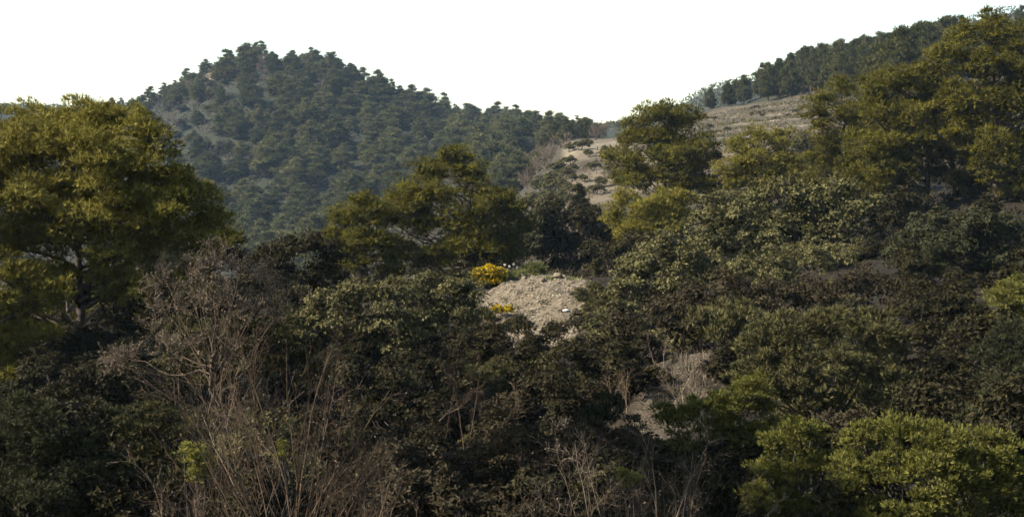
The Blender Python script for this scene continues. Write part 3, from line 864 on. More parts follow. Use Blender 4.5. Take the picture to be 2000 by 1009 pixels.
# ------------------------------------------------------------------ the nearer pines
BIG = pine("big sunlit yellow-green pine filling the upper left, bare trunk showing low down", 46, 163,
     [(70, 246, 62), (156, 238, 52), (238, 246, 50), (10, 262, 66), (125, 300, 84), (220, 305, 74), (292, 290, 42), (30, 365, 86), (145, 392, 84), (252, 385, 76),
      (326, 350, 52), (380, 392, 50), (412, 436, 40), (328, 442, 60), (230, 462, 70), (105, 470, 82), (-30, 420, 90), (-40, 320, 80), (300, 500, 44), (190, 520, 48), (390, 470, 34), (20, 480, 60), (275, 535, 40), (105, 545, 44), (50, 600, 36), (225, 575, 30)],
     470000, 'pine', .20, depth=.8, vb=.06)
pine("half-hidden pine at the picture's left border, low drooping sunlit boughs", 43, -60,
     [(-90, 330, 90), (-40, 480, 60), (50, 540, 48), (15, 590, 44), (95, 585, 34), (-60, 600, 70), (45, 678, 48), (95, 655, 30), (-30, 690, 60), (10, 728, 34), (-120, 480, 90)],
     120000, 'pine', .18, depth=.7, vb=.05)
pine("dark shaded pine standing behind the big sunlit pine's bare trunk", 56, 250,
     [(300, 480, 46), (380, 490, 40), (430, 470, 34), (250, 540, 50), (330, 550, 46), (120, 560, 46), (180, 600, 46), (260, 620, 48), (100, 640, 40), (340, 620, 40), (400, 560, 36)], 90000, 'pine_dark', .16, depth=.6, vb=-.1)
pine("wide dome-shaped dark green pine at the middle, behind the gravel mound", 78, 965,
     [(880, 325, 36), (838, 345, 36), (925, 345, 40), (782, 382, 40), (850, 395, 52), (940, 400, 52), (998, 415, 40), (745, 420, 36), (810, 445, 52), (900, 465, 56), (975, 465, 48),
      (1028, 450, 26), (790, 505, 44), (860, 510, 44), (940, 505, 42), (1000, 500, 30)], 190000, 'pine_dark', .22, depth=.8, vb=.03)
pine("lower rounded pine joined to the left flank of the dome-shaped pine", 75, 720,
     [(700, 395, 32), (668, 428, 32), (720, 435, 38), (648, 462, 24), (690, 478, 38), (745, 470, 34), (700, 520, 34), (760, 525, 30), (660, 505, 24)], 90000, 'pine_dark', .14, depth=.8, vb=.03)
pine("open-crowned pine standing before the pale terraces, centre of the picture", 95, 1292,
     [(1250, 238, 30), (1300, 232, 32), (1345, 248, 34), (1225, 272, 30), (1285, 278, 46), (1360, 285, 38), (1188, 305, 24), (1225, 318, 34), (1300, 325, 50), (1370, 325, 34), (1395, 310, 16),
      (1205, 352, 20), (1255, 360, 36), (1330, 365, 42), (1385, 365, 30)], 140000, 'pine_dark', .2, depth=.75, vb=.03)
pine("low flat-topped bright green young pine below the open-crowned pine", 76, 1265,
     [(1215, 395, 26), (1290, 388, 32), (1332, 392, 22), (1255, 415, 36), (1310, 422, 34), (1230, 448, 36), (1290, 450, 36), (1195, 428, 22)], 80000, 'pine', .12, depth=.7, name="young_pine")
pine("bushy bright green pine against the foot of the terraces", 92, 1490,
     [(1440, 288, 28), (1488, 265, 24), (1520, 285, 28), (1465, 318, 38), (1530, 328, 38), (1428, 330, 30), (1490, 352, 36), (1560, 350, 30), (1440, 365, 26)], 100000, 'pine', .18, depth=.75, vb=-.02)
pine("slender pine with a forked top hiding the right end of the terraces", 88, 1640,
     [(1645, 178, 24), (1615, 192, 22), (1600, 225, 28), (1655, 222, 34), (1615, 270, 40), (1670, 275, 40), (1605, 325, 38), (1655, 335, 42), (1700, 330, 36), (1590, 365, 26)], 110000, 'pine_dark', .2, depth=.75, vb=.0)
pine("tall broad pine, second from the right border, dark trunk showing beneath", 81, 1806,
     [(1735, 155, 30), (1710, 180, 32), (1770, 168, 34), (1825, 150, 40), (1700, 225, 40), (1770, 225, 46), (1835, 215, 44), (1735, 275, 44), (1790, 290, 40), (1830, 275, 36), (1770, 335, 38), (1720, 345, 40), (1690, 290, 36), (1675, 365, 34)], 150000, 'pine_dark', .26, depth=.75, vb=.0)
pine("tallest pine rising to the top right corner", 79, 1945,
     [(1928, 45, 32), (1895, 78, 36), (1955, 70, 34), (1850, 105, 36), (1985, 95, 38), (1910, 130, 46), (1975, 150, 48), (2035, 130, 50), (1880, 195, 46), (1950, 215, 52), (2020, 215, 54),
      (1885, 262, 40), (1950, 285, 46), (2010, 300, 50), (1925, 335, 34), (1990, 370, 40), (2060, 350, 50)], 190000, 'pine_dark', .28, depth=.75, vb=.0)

pine("dense pine filling the gap between the two tallest right-hand pines", 84, 1868,
     [(1850, 190, 34), (1860, 245, 40), (1905, 240, 40), (1845, 300, 40), (1890, 310, 42), (1850, 350, 36), (1900, 360, 36), (1820, 330, 30)], 90000, 'pine_dark', .2, depth=.7, vb=.06)

def added_shade_pine(x, y, zc, rad, seed, label):
    """unseen flat-crowned pine, added beyond the left border to shade the hollow"""
    rng = np.random.default_rng(seed)
    base = np.array([x, y, float(ground(x, y)) - .15]); h = zc - base[2]
    W = []
    for k in range(16):
        az = rng.uniform(0, 6.28); rr = rad * math.sqrt(rng.random()) * .8
        W.append((math.cos(az) * rr, math.sin(az) * rr, h + rng.uniform(-.4, .5), rng.uniform(.8, 1.1), 1))
    W = np.array(W); wood = Buf(); leaf = Buf()
    wood.poly(limb_pts(np.zeros(3), np.array([0, 0, h - .5]), rng, 8, 0, .01), .25, .1, .4, 8)
    for w in W: wood.poly(limb_pts(np.array([0, 0, h * .75]), w[:3], rng, 5, .05, .03), .09, .02, .4, 5)
    fill_lobes(leaf, W, 'pine', 40000, rng, 0, wood)
    r = root("added_shade_pine", base, label, "tree", "unseen pines added for shade beyond the left border")
    link("trunk", wood.mesh("trunk", M['bark']), r); link("crown", leaf.mesh("crown", M['pine_dark']), r)
added_shade_pine(-15.5, 27.5, 8.4, 3.6, 501, "unseen umbrella pine added for shade beyond the left border, nearest the big sunlit pine")  # unseen pines, put in to cast shade into the hollow
added_shade_pine(-18.5, 23.5, 11.6, 3.6, 502, "unseen umbrella pine added for shade beyond the left border, second from the big sunlit pine")
added_shade_pine(-15.5, 18.0, 9.0, 3.4, 503, "unseen umbrella pine added for shade beyond the left border, farthest from the big sunlit pine")

def spire(label, d, basex, px, ytop, ybot, w):
    _seed[0] += 1; rng = np.random.default_rng(_seed[0])
    base = gpt(basex, d, -.1)
    wood = Buf(); leaf = Buf(); W = []
    a = P(px, ytop, d) - base
    wood.poly(limb_pts(np.zeros(3), a, rng, 7, 0, .004), .08, .015, .4, 6)
    for t in np.linspace(.0, 1, 15):
        py = ytop + 4 + (ybot - ytop) * t; hw = 2 + w * t ** .9
        c = P(px, py, d) - base
        n = 2 + int(4 * t)
        for k in range(n):
            az = rng.uniform(0, 6.28); rr = hw / F * d * .75
            W.append((c[0] + math.cos(az) * rr, c[1] + math.sin(az) * rr, c[2] - rr * .2, max(.10, hw / F * d * .45), 1))
    fill_lobes(leaf, np.array(W), 'pine', 9000, rng, -.1, None)
    r = root("conifer", base, label, "tree")
    link("trunk", wood.mesh("trunk", M['bark']), r); link("crown", leaf.mesh("crown", M['juniper_blue']), r)
spire("small dark pointed conifer poking up before the bare valley slope", 88, 1131, 1131, 362, 425, 24)

# ------------------------------------------------------------------ shrubs of the middle distance
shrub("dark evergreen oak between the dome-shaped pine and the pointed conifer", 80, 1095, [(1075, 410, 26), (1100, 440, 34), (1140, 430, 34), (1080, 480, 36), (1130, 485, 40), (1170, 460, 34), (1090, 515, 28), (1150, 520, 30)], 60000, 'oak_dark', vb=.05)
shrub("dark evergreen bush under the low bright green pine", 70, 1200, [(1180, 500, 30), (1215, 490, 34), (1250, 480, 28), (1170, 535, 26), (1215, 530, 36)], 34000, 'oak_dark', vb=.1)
for lab, d, bx, lb in [
    ("broad grey-olive oak shrub, topmost of the bank under the tall pines", 70, 1560, [(1480, 395, 34), (1540, 380, 36), (1600, 385, 36), (1650, 375, 34), (1510, 425, 44), (1590, 425, 46), (1660, 420, 40), (1700, 410, 30), (1550, 465, 44), (1640, 460, 44), (1715, 450, 30)]),
    ("rounded grey-olive oak shrub below the bushy bright green pine", 66, 1420, [(1400, 415, 38), (1440, 400, 34), (1375, 455, 40), (1440, 450, 48), (1490, 470, 36), (1400, 495, 44), (1470, 505, 40), (1360, 500, 36)]),
    ("spreading grey-olive oak shrub just right of the gravel mound", 62, 1285, [(1235, 520, 34), (1290, 495, 38), (1330, 510, 40), (1260, 550, 44), (1320, 550, 44), (1220, 565, 34), (1380, 545, 40), (1205, 590, 30), (1270, 590, 36)]),
    ("low olive oak shrub in the dip between the two larger grey-olive shrubs", 60, 1510, [(1450, 545, 36), (1510, 520, 38), (1570, 510, 38), (1630, 500, 34), (1540, 550, 38), (1480, 575, 34)])]:
    shrub(lab, d, bx, lb, 72000, 'oak', vb=.06)
for lab, d, bx, lb, vb in [
    ("grey-olive oak shrub ending at the gravel mound's left edge", 57, 860, [(870, 560, 30), (915, 575, 32), (830, 580, 38), (880, 605, 42), (930, 610, 30), (840, 640, 38), (900, 645, 34)], .06),
    ("wide grey-olive oak shrub beneath the dome-shaped pine", 56, 700, [(640, 590, 34), (690, 575, 34), (740, 570, 34), (785, 580, 34), (620, 635, 38), (680, 625, 42), (750, 625, 44), (810, 635, 36), (700, 670, 38), (770, 675, 36)], .06),
    ("grey-olive oak shrub in front of the gravel mound's foot", 51, 1010, [(960, 650, 30), (1010, 640, 28), (980, 690, 38), (1040, 690, 36), (920, 690, 38), (1090, 650, 30)], -.06),
    ("dark oak shrub behind the bare bush on the left", 60, 570, [(500, 505, 30), (550, 490, 34), (600, 485, 34), (640, 500, 30), (560, 540, 36), (620, 540, 38), (520, 560, 34), (660, 550, 30)], -.05)]:
    shrub(lab, d, bx, lb, 66000, 'oak' if vb > 0 else 'oak_dark', vb=abs(vb))
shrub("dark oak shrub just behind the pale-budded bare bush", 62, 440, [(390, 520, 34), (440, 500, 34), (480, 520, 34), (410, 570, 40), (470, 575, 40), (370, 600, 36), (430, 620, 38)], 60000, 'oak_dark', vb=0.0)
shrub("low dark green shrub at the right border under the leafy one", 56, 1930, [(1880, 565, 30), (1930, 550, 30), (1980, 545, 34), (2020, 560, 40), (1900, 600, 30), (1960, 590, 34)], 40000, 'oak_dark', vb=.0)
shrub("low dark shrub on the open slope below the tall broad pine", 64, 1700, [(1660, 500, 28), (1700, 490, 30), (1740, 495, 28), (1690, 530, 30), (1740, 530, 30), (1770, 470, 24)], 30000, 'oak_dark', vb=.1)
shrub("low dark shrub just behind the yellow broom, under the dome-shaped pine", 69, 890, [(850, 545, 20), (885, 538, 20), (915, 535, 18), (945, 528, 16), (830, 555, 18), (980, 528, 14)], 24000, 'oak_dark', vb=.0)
shrub("shrub at right, leaf colour darkened to imitate deep shade, below the dark green leafy one", 46, 1830, [(1790, 610, 36), (1840, 590, 36), (1880, 620, 34), (1800, 670, 40), (1860, 670, 40), (1830, 720, 40), (1890, 730, 36), (1780, 730, 34)], 60000, 'oak_dark', vb=-.12)  # the shadow pocket here is put into the leaf colour
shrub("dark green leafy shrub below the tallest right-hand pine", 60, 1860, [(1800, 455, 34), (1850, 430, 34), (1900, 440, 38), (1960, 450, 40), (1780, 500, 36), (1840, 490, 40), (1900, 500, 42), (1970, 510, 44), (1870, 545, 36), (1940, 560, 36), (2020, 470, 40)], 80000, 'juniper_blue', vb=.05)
shrub("dull brown thicket of scrub on the shaded bank, centre right", 50, 1430, [(1230, 640, 38), (1290, 610, 40), (1350, 590, 42), (1420, 580, 44), (1500, 590, 44), (1580, 580, 42), (1640, 570, 40), (1330, 650, 44), (1420, 640, 46), (1510, 640, 42), (1700, 560, 36), (1590, 640, 36), (1250, 690, 34)], 90000, 'brown_scrub', vb=.06, name="brown_thicket", cat="thicket")
shrub("large grey-olive juniper on the right half, above the sunlit yellow-green ones", 39, 1610, [(1490, 680, 48), (1560, 655, 48), (1630, 640, 48), (1700, 650, 50), (1740, 680, 36), (1470, 730, 46), (1550, 720, 54), (1640, 710, 56), (1720, 740, 48), (1580, 780, 50), (1670, 785, 50), (1750, 790, 32), (1510, 775, 38)], 110000, 'juniper_olive', 'juniper', vb=.0)
shrub("yellow-green shrub at the right border, halfway up, catching the sun", 44, 1975, [(1950, 590, 34), (1985, 570, 34), (2020, 600, 50), (1945, 630, 26), (1990, 625, 30)], 40000, 'juniper_yellow', 'juniper', vb=-.05)
shrub("dark shrub at the right border beneath the yellow-green one", 38, 1960, [(1930, 700, 40), (1980, 680, 40), (1960, 745, 46), (2010, 740, 50), (1930, 780, 34), (1990, 800, 44)], 50000, 'juniper_blue', 'juniper', vb=-.08)

# ------------------------------------------------------------------ nearest shrubs
shrub("sunlit yellow-green juniper, largest in the bottom right corner", 25, 1810, [(1690, 870, 44), (1750, 850, 42), (1810, 850, 44), (1870, 880, 50), (1930, 880, 44), (1680, 930, 44), (1750, 920, 54), (1830, 930, 58), (1910, 940, 54), (1970, 930, 46), (1700, 990, 52), (1790, 1000, 58), (1880, 1010, 58), (1970, 1010, 54)], 150000, 'juniper_yellow', 'juniper', vb=-.08)
shrub("bright yellow-green juniper reaching in front of the grey-olive one", 31, 1400, [(1460, 765, 36), (1420, 790, 34), (1370, 810, 36), (1320, 830, 34), (1490, 800, 30), (1400, 850, 44), (1340, 875, 38), (1460, 855, 38), (1500, 840, 26)], 80000, 'juniper_yellow', 'juniper', vb=-.14)
shrub("narrow yellow-green juniper between the two brightest junipers", 27, 1540, [(1560, 850, 36), (1520, 870, 34), (1590, 840, 26), (1500, 930, 40), (1560, 930, 46), (1610, 910, 36), (1480, 985, 40), (1550, 1000, 50), (1620, 985, 40)], 80000, 'juniper_yellow', 'juniper', vb=-.12)
shrub("blue-green juniper in the bottom left corner", 26, 70, [(30, 800, 40), (80, 820, 40), (-30, 850, 60), (50, 880, 50), (130, 870, 44), (170, 920, 44), (90, 950, 54), (10, 970, 60), (160, 990, 46), (-50, 950, 60)], 130000, 'juniper_blue', 'juniper', vb=.1)
shrub("dim dark green shrub under the big sunlit pine", 37, 200, [(120, 770, 40), (180, 740, 42), (240, 745, 44), (90, 720, 36), (210, 800, 44), (290, 790, 42), (140, 810, 40)], 60000, 'oak_dark', vb=-.05)
shrub("olive-brown low shrub behind the bare thicket, lower left", 28, 310, [(240, 850, 40), (300, 830, 40), (360, 850, 38), (220, 920, 44), (290, 910, 46), (370, 920, 46), (250, 980, 46), (330, 985, 48), (420, 970, 44)], 80000, 'juniper_olive', 'juniper', vb=-.12)
shrub("dark olive shrub tangled into the bare bush on the left", 34, 420, [(340, 650, 36), (400, 690, 44), (470, 660, 44), (540, 650, 44), (500, 710, 46), (350, 720, 44), (430, 750, 44), (570, 700, 44), (620, 740, 44)], 70000, 'juniper_olive', 'juniper', vb=-.1)
shrub("dark oak shrub in the shaded hollow, bottom centre", 30, 990, [(950, 880, 40), (1010, 870, 42), (1060, 890, 36), (960, 940, 44), (1030, 945, 44), (900, 900, 30)], 46000, 'brown_scrub', vb=-.02)
shrub("dark shrub in the shaded hollow below the gravel mound's foot", 44, 1090, [(1060, 730, 40), (1120, 700, 38), (1160, 740, 40), (1090, 780, 44), (1150, 800, 44), (1200, 690, 30)], 46000, 'oak_dark', vb=.05)
shrub("dark shrub deep in the hollow beside the bare thicket", 42, 790, [(700, 730, 40), (760, 740, 44), (830, 730, 44), (890, 750, 40), (740, 800, 44), (820, 810, 46), (890, 820, 40)], 50000, 'oak_dark', vb=-.05)
shrub("dark shrub at the bottom of the hollow, right of the bare thicket", 31, 790, [(760, 890, 40), (830, 870, 40), (800, 940, 44), (870, 960, 40), (740, 960, 40)], 40000, 'oak_dark', vb=-.05)
shrub("dark juniper below the bare grey slope, lower centre", 35, 1210, [(1180, 820, 36), (1230, 850, 36), (1150, 860, 40), (1210, 900, 40), (1130, 910, 36)], 36000, 'juniper_blue', 'juniper', vb=-.1)
def fillers():
    rng = np.random.default_rng(404)
    protos = []
    for k, (mat, kind) in enumerate([('oak_dark', 'oak'), ('brown_scrub', 'oak'), ('juniper_blue', 'juniper'), ('juniper_olive', 'juniper'), ('oak', 'oak'), ('oak_dark', 'oak')]):
        r2 = np.random.default_rng(900 + k); W = []
        for q in range(11):
            az = r2.uniform(0, 6.28); rr = r2.uniform(.1, .85)
            W.append((math.cos(az) * rr, math.sin(az) * rr, .35 + r2.uniform(0, .85) * (1.25 - rr * .6), r2.uniform(.28, .46), 1))
        W = np.array(W); wood = Buf(); leaf = Buf()
        for w in W: wood.poly(limb_pts(np.array([r2.normal() * .05, r2.normal() * .05, -.1]), w[:3], r2, 5, .04, .04), .03, .01, .4, 4)
        fill_lobes(leaf, W, kind, 26000, r2, 0.0, wood)
        protos.append((wood.mesh("stem", M['bark']), leaf.mesh("foliage", M[mat])))
    NAMES = ["dark leafy", "brown", "bluish dark", "dull olive", "grey-olive", "blackish leafy"]
    def acc(u, d, z, py, rng):
        if mound_mask(np.array(u), np.array(d)) > .1 or (920 < u < 1190 and 56 < d < 68): return False
        if ((u - 1325 - (d - 41) * 8) / 95.0) ** 2 + ((d - 41.5) / 4.2) ** 2 < 1.1: return False
        top = py - 1.5 * F / d
        if top > 1000: return False
        if 1190 < u < 1450 and d < 42 and top < 850: return False
        if 920 < u < 1180 and top < 645 and d < 62: return False
        tk = np.array(TAKEN); hw = 1.0 * F / d
        near = (np.abs(tk[:, 0] - u) < tk[:, 2] + hw * .35) & (np.abs(tk[:, 1] - (py - .75 * F / d)) < tk[:, 2] + hw * .3)
        if near.sum() > (4 if d < 48 else 2): return False
        if top < np.interp(u, [0, 250, 480, 640, 900, 1050, 1200, 1700, 2000], [560, 480, 470, 480, 525, 520, 480, 400, 400]): return False
        return True
    pts = scatter(rng, 6000, (-60, 2060), (25, 82), lambda u, d: 1.45 + .014 * d, acc)
    rng.shuffle(pts)
    items = []
    for u, d, x, z, py in pts[:222]:
        if d < 48 and 600 < u < 1300: k = int(rng.choice([0, 1, 5, 1]))
        elif u < 300: k = int(rng.choice([0, 2, 5, 3]))
        elif u > 1700: k = int(rng.choice([0, 5, 5, 2]))  # darkest leaf colours picked to imitate the shadow pockets at right
        else: k = int(rng.choice([0, 3, 4, 1, 4]))
        s = rng.uniform(.95, 1.5)
        where = ("under the big sunlit pine" if u < 320 else "in the tangle at lower left" if u < 640 and d < 45 else "on the bank under the dome-shaped pine" if u < 940 and d > 45
                 else "in the shaded hollow below the mound" if u < 1230 else "on the slope under the tall pines" if d > 48 else "in the shade at lower right")
        items.append((u, d, x, z, k, s, f"{'large' if s > 1.22 else 'small'} {NAMES[k]} bushes {where}"))
    def acc2(u, d, z, py, rng):
        if u > 1080 and d > 150: return False
        top = py - 2.6 * F / d
        return top > edge_y(u) - 25 and py < 620 and (u > 820 or d < 100)
    pts = scatter(rng, 2500, (480, 2040), (80, 200), 3.0, acc2)
    rng.shuffle(pts)
    for u, d, x, z, py in pts[:76]:
        k = int(rng.choice([0, 3, 4, 0])); s = rng.uniform(1.3, 2.1)
        items.append((u, d, x, z, k, s, f"{'large' if s > 1.7 else 'small'} {NAMES[k]} bushes behind the middle pines"))
    for it, lab in ordinals(items):
        u, d, x, z, k, s, key = it
        put_copy("low_bush", protos[k], ("stem", "foliage"), (x, d, z - .05), (s, s * rng.uniform(.85, 1.15)), rng.uniform(0, 6.28), lab, "bush", "low bushes filling the near slopes")
fillers()
# little sprouts
for i, (lab, d, px, lb) in enumerate([
    ("small lime-yellow sprout low among the bare stems, bottom left", 23.5, 385, [(375, 890, 20), (400, 905, 22), (385, 930, 20), (360, 880, 14)]),
    ("tiny lime-yellow sprout halfway along the bare thicket", 23.5, 552, [(552, 872, 10), (550, 890, 12)]),
    ("tiny yellow sprout among the bare stems, bottom centre right", 21.5, 1228, [(1215, 932, 14), (1238, 930, 14), (1225, 945, 12)])]):
    shrub(lab, d, px, lb, 4500, 'juniper_yellow', 'juniper', name="leafy_sprout", cat="sprout", vb=.25, stem=.012)

# ------------------------------------------------------------------ leafless shrubs
def bare_crown(label, d, basex, fork, lobes, seed, nb=13, n2=7, n3=4, r0=.05, mat='twig', buds=.5):
    rng = np.random.default_rng(seed)
    base = gpt(basex, d, -.06)
    W = lobes_world(lobes, d, rng, .7); W[:, :3] -= base
    fk = P(fork[0], fork[1], d) - base
    tw = Buf(); bud = Buf()
    r = root("bare_bush", base, label, "bush")
    t = Buf(); t.poly(limb_pts(np.zeros(3), fk, rng, 7, 0, .03), r0, r0 * .7, .55, 6)
    link("stem", t.mesh("stem", M[mat]), r)
    for w in W:
        c = w[:3] - np.array([0, 0, w[3] * .5]); R_ = w[3]
        t = Buf(); t.poly(limb_pts(fk * rng.uniform(.6, 1.0), c, rng, 7, .05, .022), r0 * .5, r0 * .18, rng.uniform(.25, .55), 5)
        link("stem", t.mesh("stem", M[mat]), r)
        n = int(nb * (.5 + .5 * w[4]))
        D = unit(rdir(rng, n) + np.array([0, 0, .55]))
        l0 = R_ * rng.uniform(.8, 1.5, n)
        v0 = np.clip(rng.normal(.42, .15, n), 0, 1)
        p, dr = grow(tw, np.repeat(c[None], n, 0), D, l0, np.full(n, r0 * .2), v0, rng, 4, .2, .03)
        bi, t_, s1, d1 = spawn(p, dr, n2, rng, .8, .75)
        l1 = l0[bi] * (.5 - .2 * t_) * rng.uniform(.5, 1.2, len(bi)); v1 = np.clip(v0[bi] + rng.normal(size=len(bi)) * .15, 0, 1)
        p1, dr1 = grow(tw, s1, d1, l1, np.full(len(bi), r0 * .1), v1, rng, 3, .22, .05)
        bi, t_, s2, d2 = spawn(p1, dr1, n3, rng, .5, .7)
        l2 = l1[bi] * .5 * rng.uniform(.5, 1.3, len(bi))
        p2, dr2 = grow(tw, s2, d2, l2, np.full(len(bi), r0 * .065), np.clip(v1[bi] + .34 + rng.normal(size=len(bi)) * .15, 0, 1), rng, 2, .25, .06)
        tips = p2[:, -1]; td = dr2[:, -1]; sel = rng.random(len(tips)) < buds
        q = np.repeat(tips[sel], 2, 0)
        bud.blades(q, unit(np.repeat(td[sel], 2, 0) + rng.normal(size=q.shape) * .5), .04 * rng.uniform(.6, 1.5, len(q)), .022, rng.random(len(q)), rng, True)
    link("twig", tw.mesh("twig", M[mat]), r, kind="stuff")
    link("bud", bud.mesh("bud", M['bud']), r, kind="stuff")
bare_crown("grey leafless bush with pale buds, upright before the big sunlit pine", 31, 450, (415, 690),
     [(320, 535, 38), (370, 510, 40), (420, 505, 38), (470, 515, 38), (520, 540, 34), (330, 590, 36), (390, 570, 42), (450, 575, 42), (500, 590, 38), (300, 640, 32), (250, 680, 36), (330, 670, 34), (225, 700, 22), (540, 600, 28), (430, 640, 36)], 201)
bare("tall tangle of bare brown stems filling the lower left", 24, [(560, 440, 640), (565, 520, 620), (570, 590, 630), (575, 650, 690), (560, 370, 720), (580, 700, 760), (560, 300, 760), (585, 760, 850), (540, 480, 700), (560, 620, 740), (550, 340, 840), (570, 540, 760), (520, 280, 860), (610, 720, 900), (480, 260, 930), (640, 770, 960)], 202, 9, 6, 2, .020, 'twig_dark', .15, nst=2, dspread=1.0, name="bare_thicket", cat="thicket")
bare("pale crossed bare stems rising at the bottom edge, centre right", 21, [(1200, 1130, 840), (1200, 1170, 860), (1260, 1250, 820), (1270, 1290, 850), (1330, 1340, 870), (1180, 1060, 900), (1300, 1400, 920), (1350, 1470, 960), (1150, 1000, 970), (1240, 1210, 900), (1290, 1360, 950)], 203, 9, 6, 2, .014, 'twig', .1, nst=2, name="bare_thicket", cat="thicket")
bare("brown bare twigs along the bottom edge, left of centre", 21.5, [(700, 650, 900), (720, 700, 880), (740, 770, 920), (660, 600, 930), (560, 480, 930), (420, 380, 950), (360, 300, 960), (480, 440, 910), (800, 840, 970)], 204, 9, 6, 2, .016, 'twig_dark', .1, nst=2, name="bare_thicket", cat="thicket")
bare("grey leafless bush at the top of the bare grey slope, centre right", 43, [(1270, 1225, 660), (1280, 1260, 650), (1290, 1300, 660), (1280, 1215, 700), (1300, 1330, 690), (1340, 1370, 690), (1290, 1250, 690)], 205, 9, 5, 3, .022, 'twig', .2, cat="bush", name="bare_bush")
bare("grey leafless bush spilling down the bare grey slope", 40, [(1330, 1300, 720), (1340, 1350, 700), (1350, 1390, 710), (1340, 1270, 750), (1360, 1400, 750), (1300, 1250, 780)], 206, 14, 5, 3, .018, 'twig', .2, cat="bush", name="bare_bush")
bare("dusky leafless bush left of the bare grey slope", 38, [(1220, 1190, 740), (1225, 1215, 730), (1230, 1260, 760), (1220, 1180, 780), (1225, 1240, 790)], 207, 9, 5, 3, .016, 'twig_dark', .2, cat="bush", name="bare_bush")
bare("pale dry bush below the yellow-green shrub at the right border", 43, [(1910, 1885, 630), (1915, 1910, 615), (1920, 1935, 640), (1910, 1880, 650), (1925, 1950, 655)], 208, 9, 5, 3, .014, 'twig', .6, cat="bush", name="bare_bush")
bare("pinkish dry bush low on the right border", 31, [(1975, 1955, 810), (1980, 1985, 800), (1985, 2010, 820), (1975, 1950, 840)], 209, 9, 5, 3, .012, 'twig', .5, cat="bush", name="bare_bush")
bare("dim bare twigs in the shaded hollow, centre", 38, [(880, 850, 740), (890, 900, 720), (900, 940, 760), (950, 960, 820), (860, 800, 800), (980, 1000, 760)], 210, 8, 6, 3, .014, 'twig_dark', .1, cat="bush", name="bare_bush")
bare("dull leafless tuft on the shaded bank below the grey-olive shrubs", 47, [(1440, 1420, 600), (1450, 1460, 590), (1460, 1500, 610), (1600, 1610, 580), (1610, 1640, 575)], 211, 9, 6, 3, .014, 'twig_dark', .1, cat="bush", name="bare_bush")

# ------------------------------------------------------------------ the gravel mound and what stands on it
def tuft(label, px, d, h, n, mat, name, cat, group=None, width=.15, L=None, seedx=0):
    rng = np.random.default_rng(int(px * 7 + d * 13 + seedx))
    base = gpt(px, d, -.02)
    b = Buf()
    off = rng.normal(size=(n, 3)) * width; off[:, 2] = 0
    gx = base[0] + off[:, 0]; gy = base[1] + off[:, 1]
    off[:, 2] = ground(gx, gy) - base[2] - .02
    d_ = unit(off * np.array([1, 1, 0]) / max(width, .01) * .3 + rng.normal(size=(n, 3)) * .3 + np.array([0, 0, 1.]))
    b.blades(off, d_, h * rng.uniform(.5, 1.2, n), .03 + .04 * h, rng.random(n), rng, False)
    o = link(name, b.mesh(name, M[mat]), None, base, label, cat, group)
    return o

def flower_bush(label, d, basex, lobes, nleaf, nfl, seed):
    r = shrub(label, d, basex, lobes, nleaf, 'grass', 'juniper', name="flowering_broom", cat="shrub", stem=.012)
    rng = np.random.default_rng(seed)
    W = lobes_world(lobes, d, rng, .8); W[:, :3] -= np.array(r.location)
    b = Buf()
    for w in W:
        dirs = rdir(rng, nfl); dirs[:, 2] = np.abs(dirs[:, 2]) * 1.0 - .15
        pos = w[:3] + unit(dirs) * w[3] * rng.uniform(.85, 1.12, nfl)[:, None]
        k = 4
        p = np.repeat(pos, k, 0)
        b.blades(p, unit(rng.normal(size=p.shape) + np.array([0, -.3, .5])), .085 * rng.uniform(.7, 1.3, len(p)), .06, rng.random(len(p)), rng, True)
    link("flower", b.mesh("flower", M['flower']), r, kind="stuff")
flower_bush("bright yellow flowering broom on the top left corner of the gravel mound", 65.2, 955, [(935, 540, 13), (955, 533, 14), (975, 538, 13), (945, 552, 12), (968, 552, 13)], 5000, 120, 301)
flower_bush("smaller yellow flowering broom at the mound's lower left foot", 60.6, 968, [(950, 614, 11), (970, 607, 9), (992, 607, 9), (958, 622, 8)], 3000, 55, 302)

shrub("soft pale green grassy bush beside the yellow broom atop the mound", 66, 1005, [(988, 545, 16), (1008, 538, 17), (1026, 548, 13)], 9000, 'grass', 'juniper', name="grassy_bush", cat="bush", vb=.05, stem=.01)
shrub("taller green grassy bush at the crest of the gravel mound", 66.5, 1042, [(1032, 528, 16), (1050, 528, 16), (1060, 542, 13), (1042, 540, 14)], 9000, 'grass', 'juniper', name="grassy_bush", cat="bush", vb=-.12, stem=.01)
shrub("bluish green low bush on the right edge of the gravel mound", 62, 1160, [(1135, 580, 18), (1160, 572, 20), (1180, 585, 20), (1150, 600, 18)], 14000, 'juniper_olive', 'juniper', name="low_bush", cat="bush", vb=-.05, stem=.012)
tuft("small yellow-green grass tuft beside the largest rock on the mound", 1070, 65.2, .28, 80, 'grass', "grass_tuft", "grass tuft", None, .12)
tuft("grass tuft at the mound's crest, right of the rocks", 1118, 65.3, .28, 90, 'grass', "grass_tuft", "grass tuft", None, .18)
rg = np.random.default_rng(55)
for i, (px, d) in enumerate([(985, 62.9), (1003, 62.4), (1015, 63.4), (1012, 62.0), (1040, 61.6), (1060, 62.3), (1075, 61.2), (1028, 61.0), (1090, 63.1), (1050, 63.8), (1098, 61.6), (1120, 62.2), (1070, 60.6), (1105, 60.3)]):
    tuft("tiny dark weed dotted on the open gravel of the mound", px, d, .15, 40, 'juniper_olive', "weed", "weed", "tiny weeds on the gravel mound", .08)
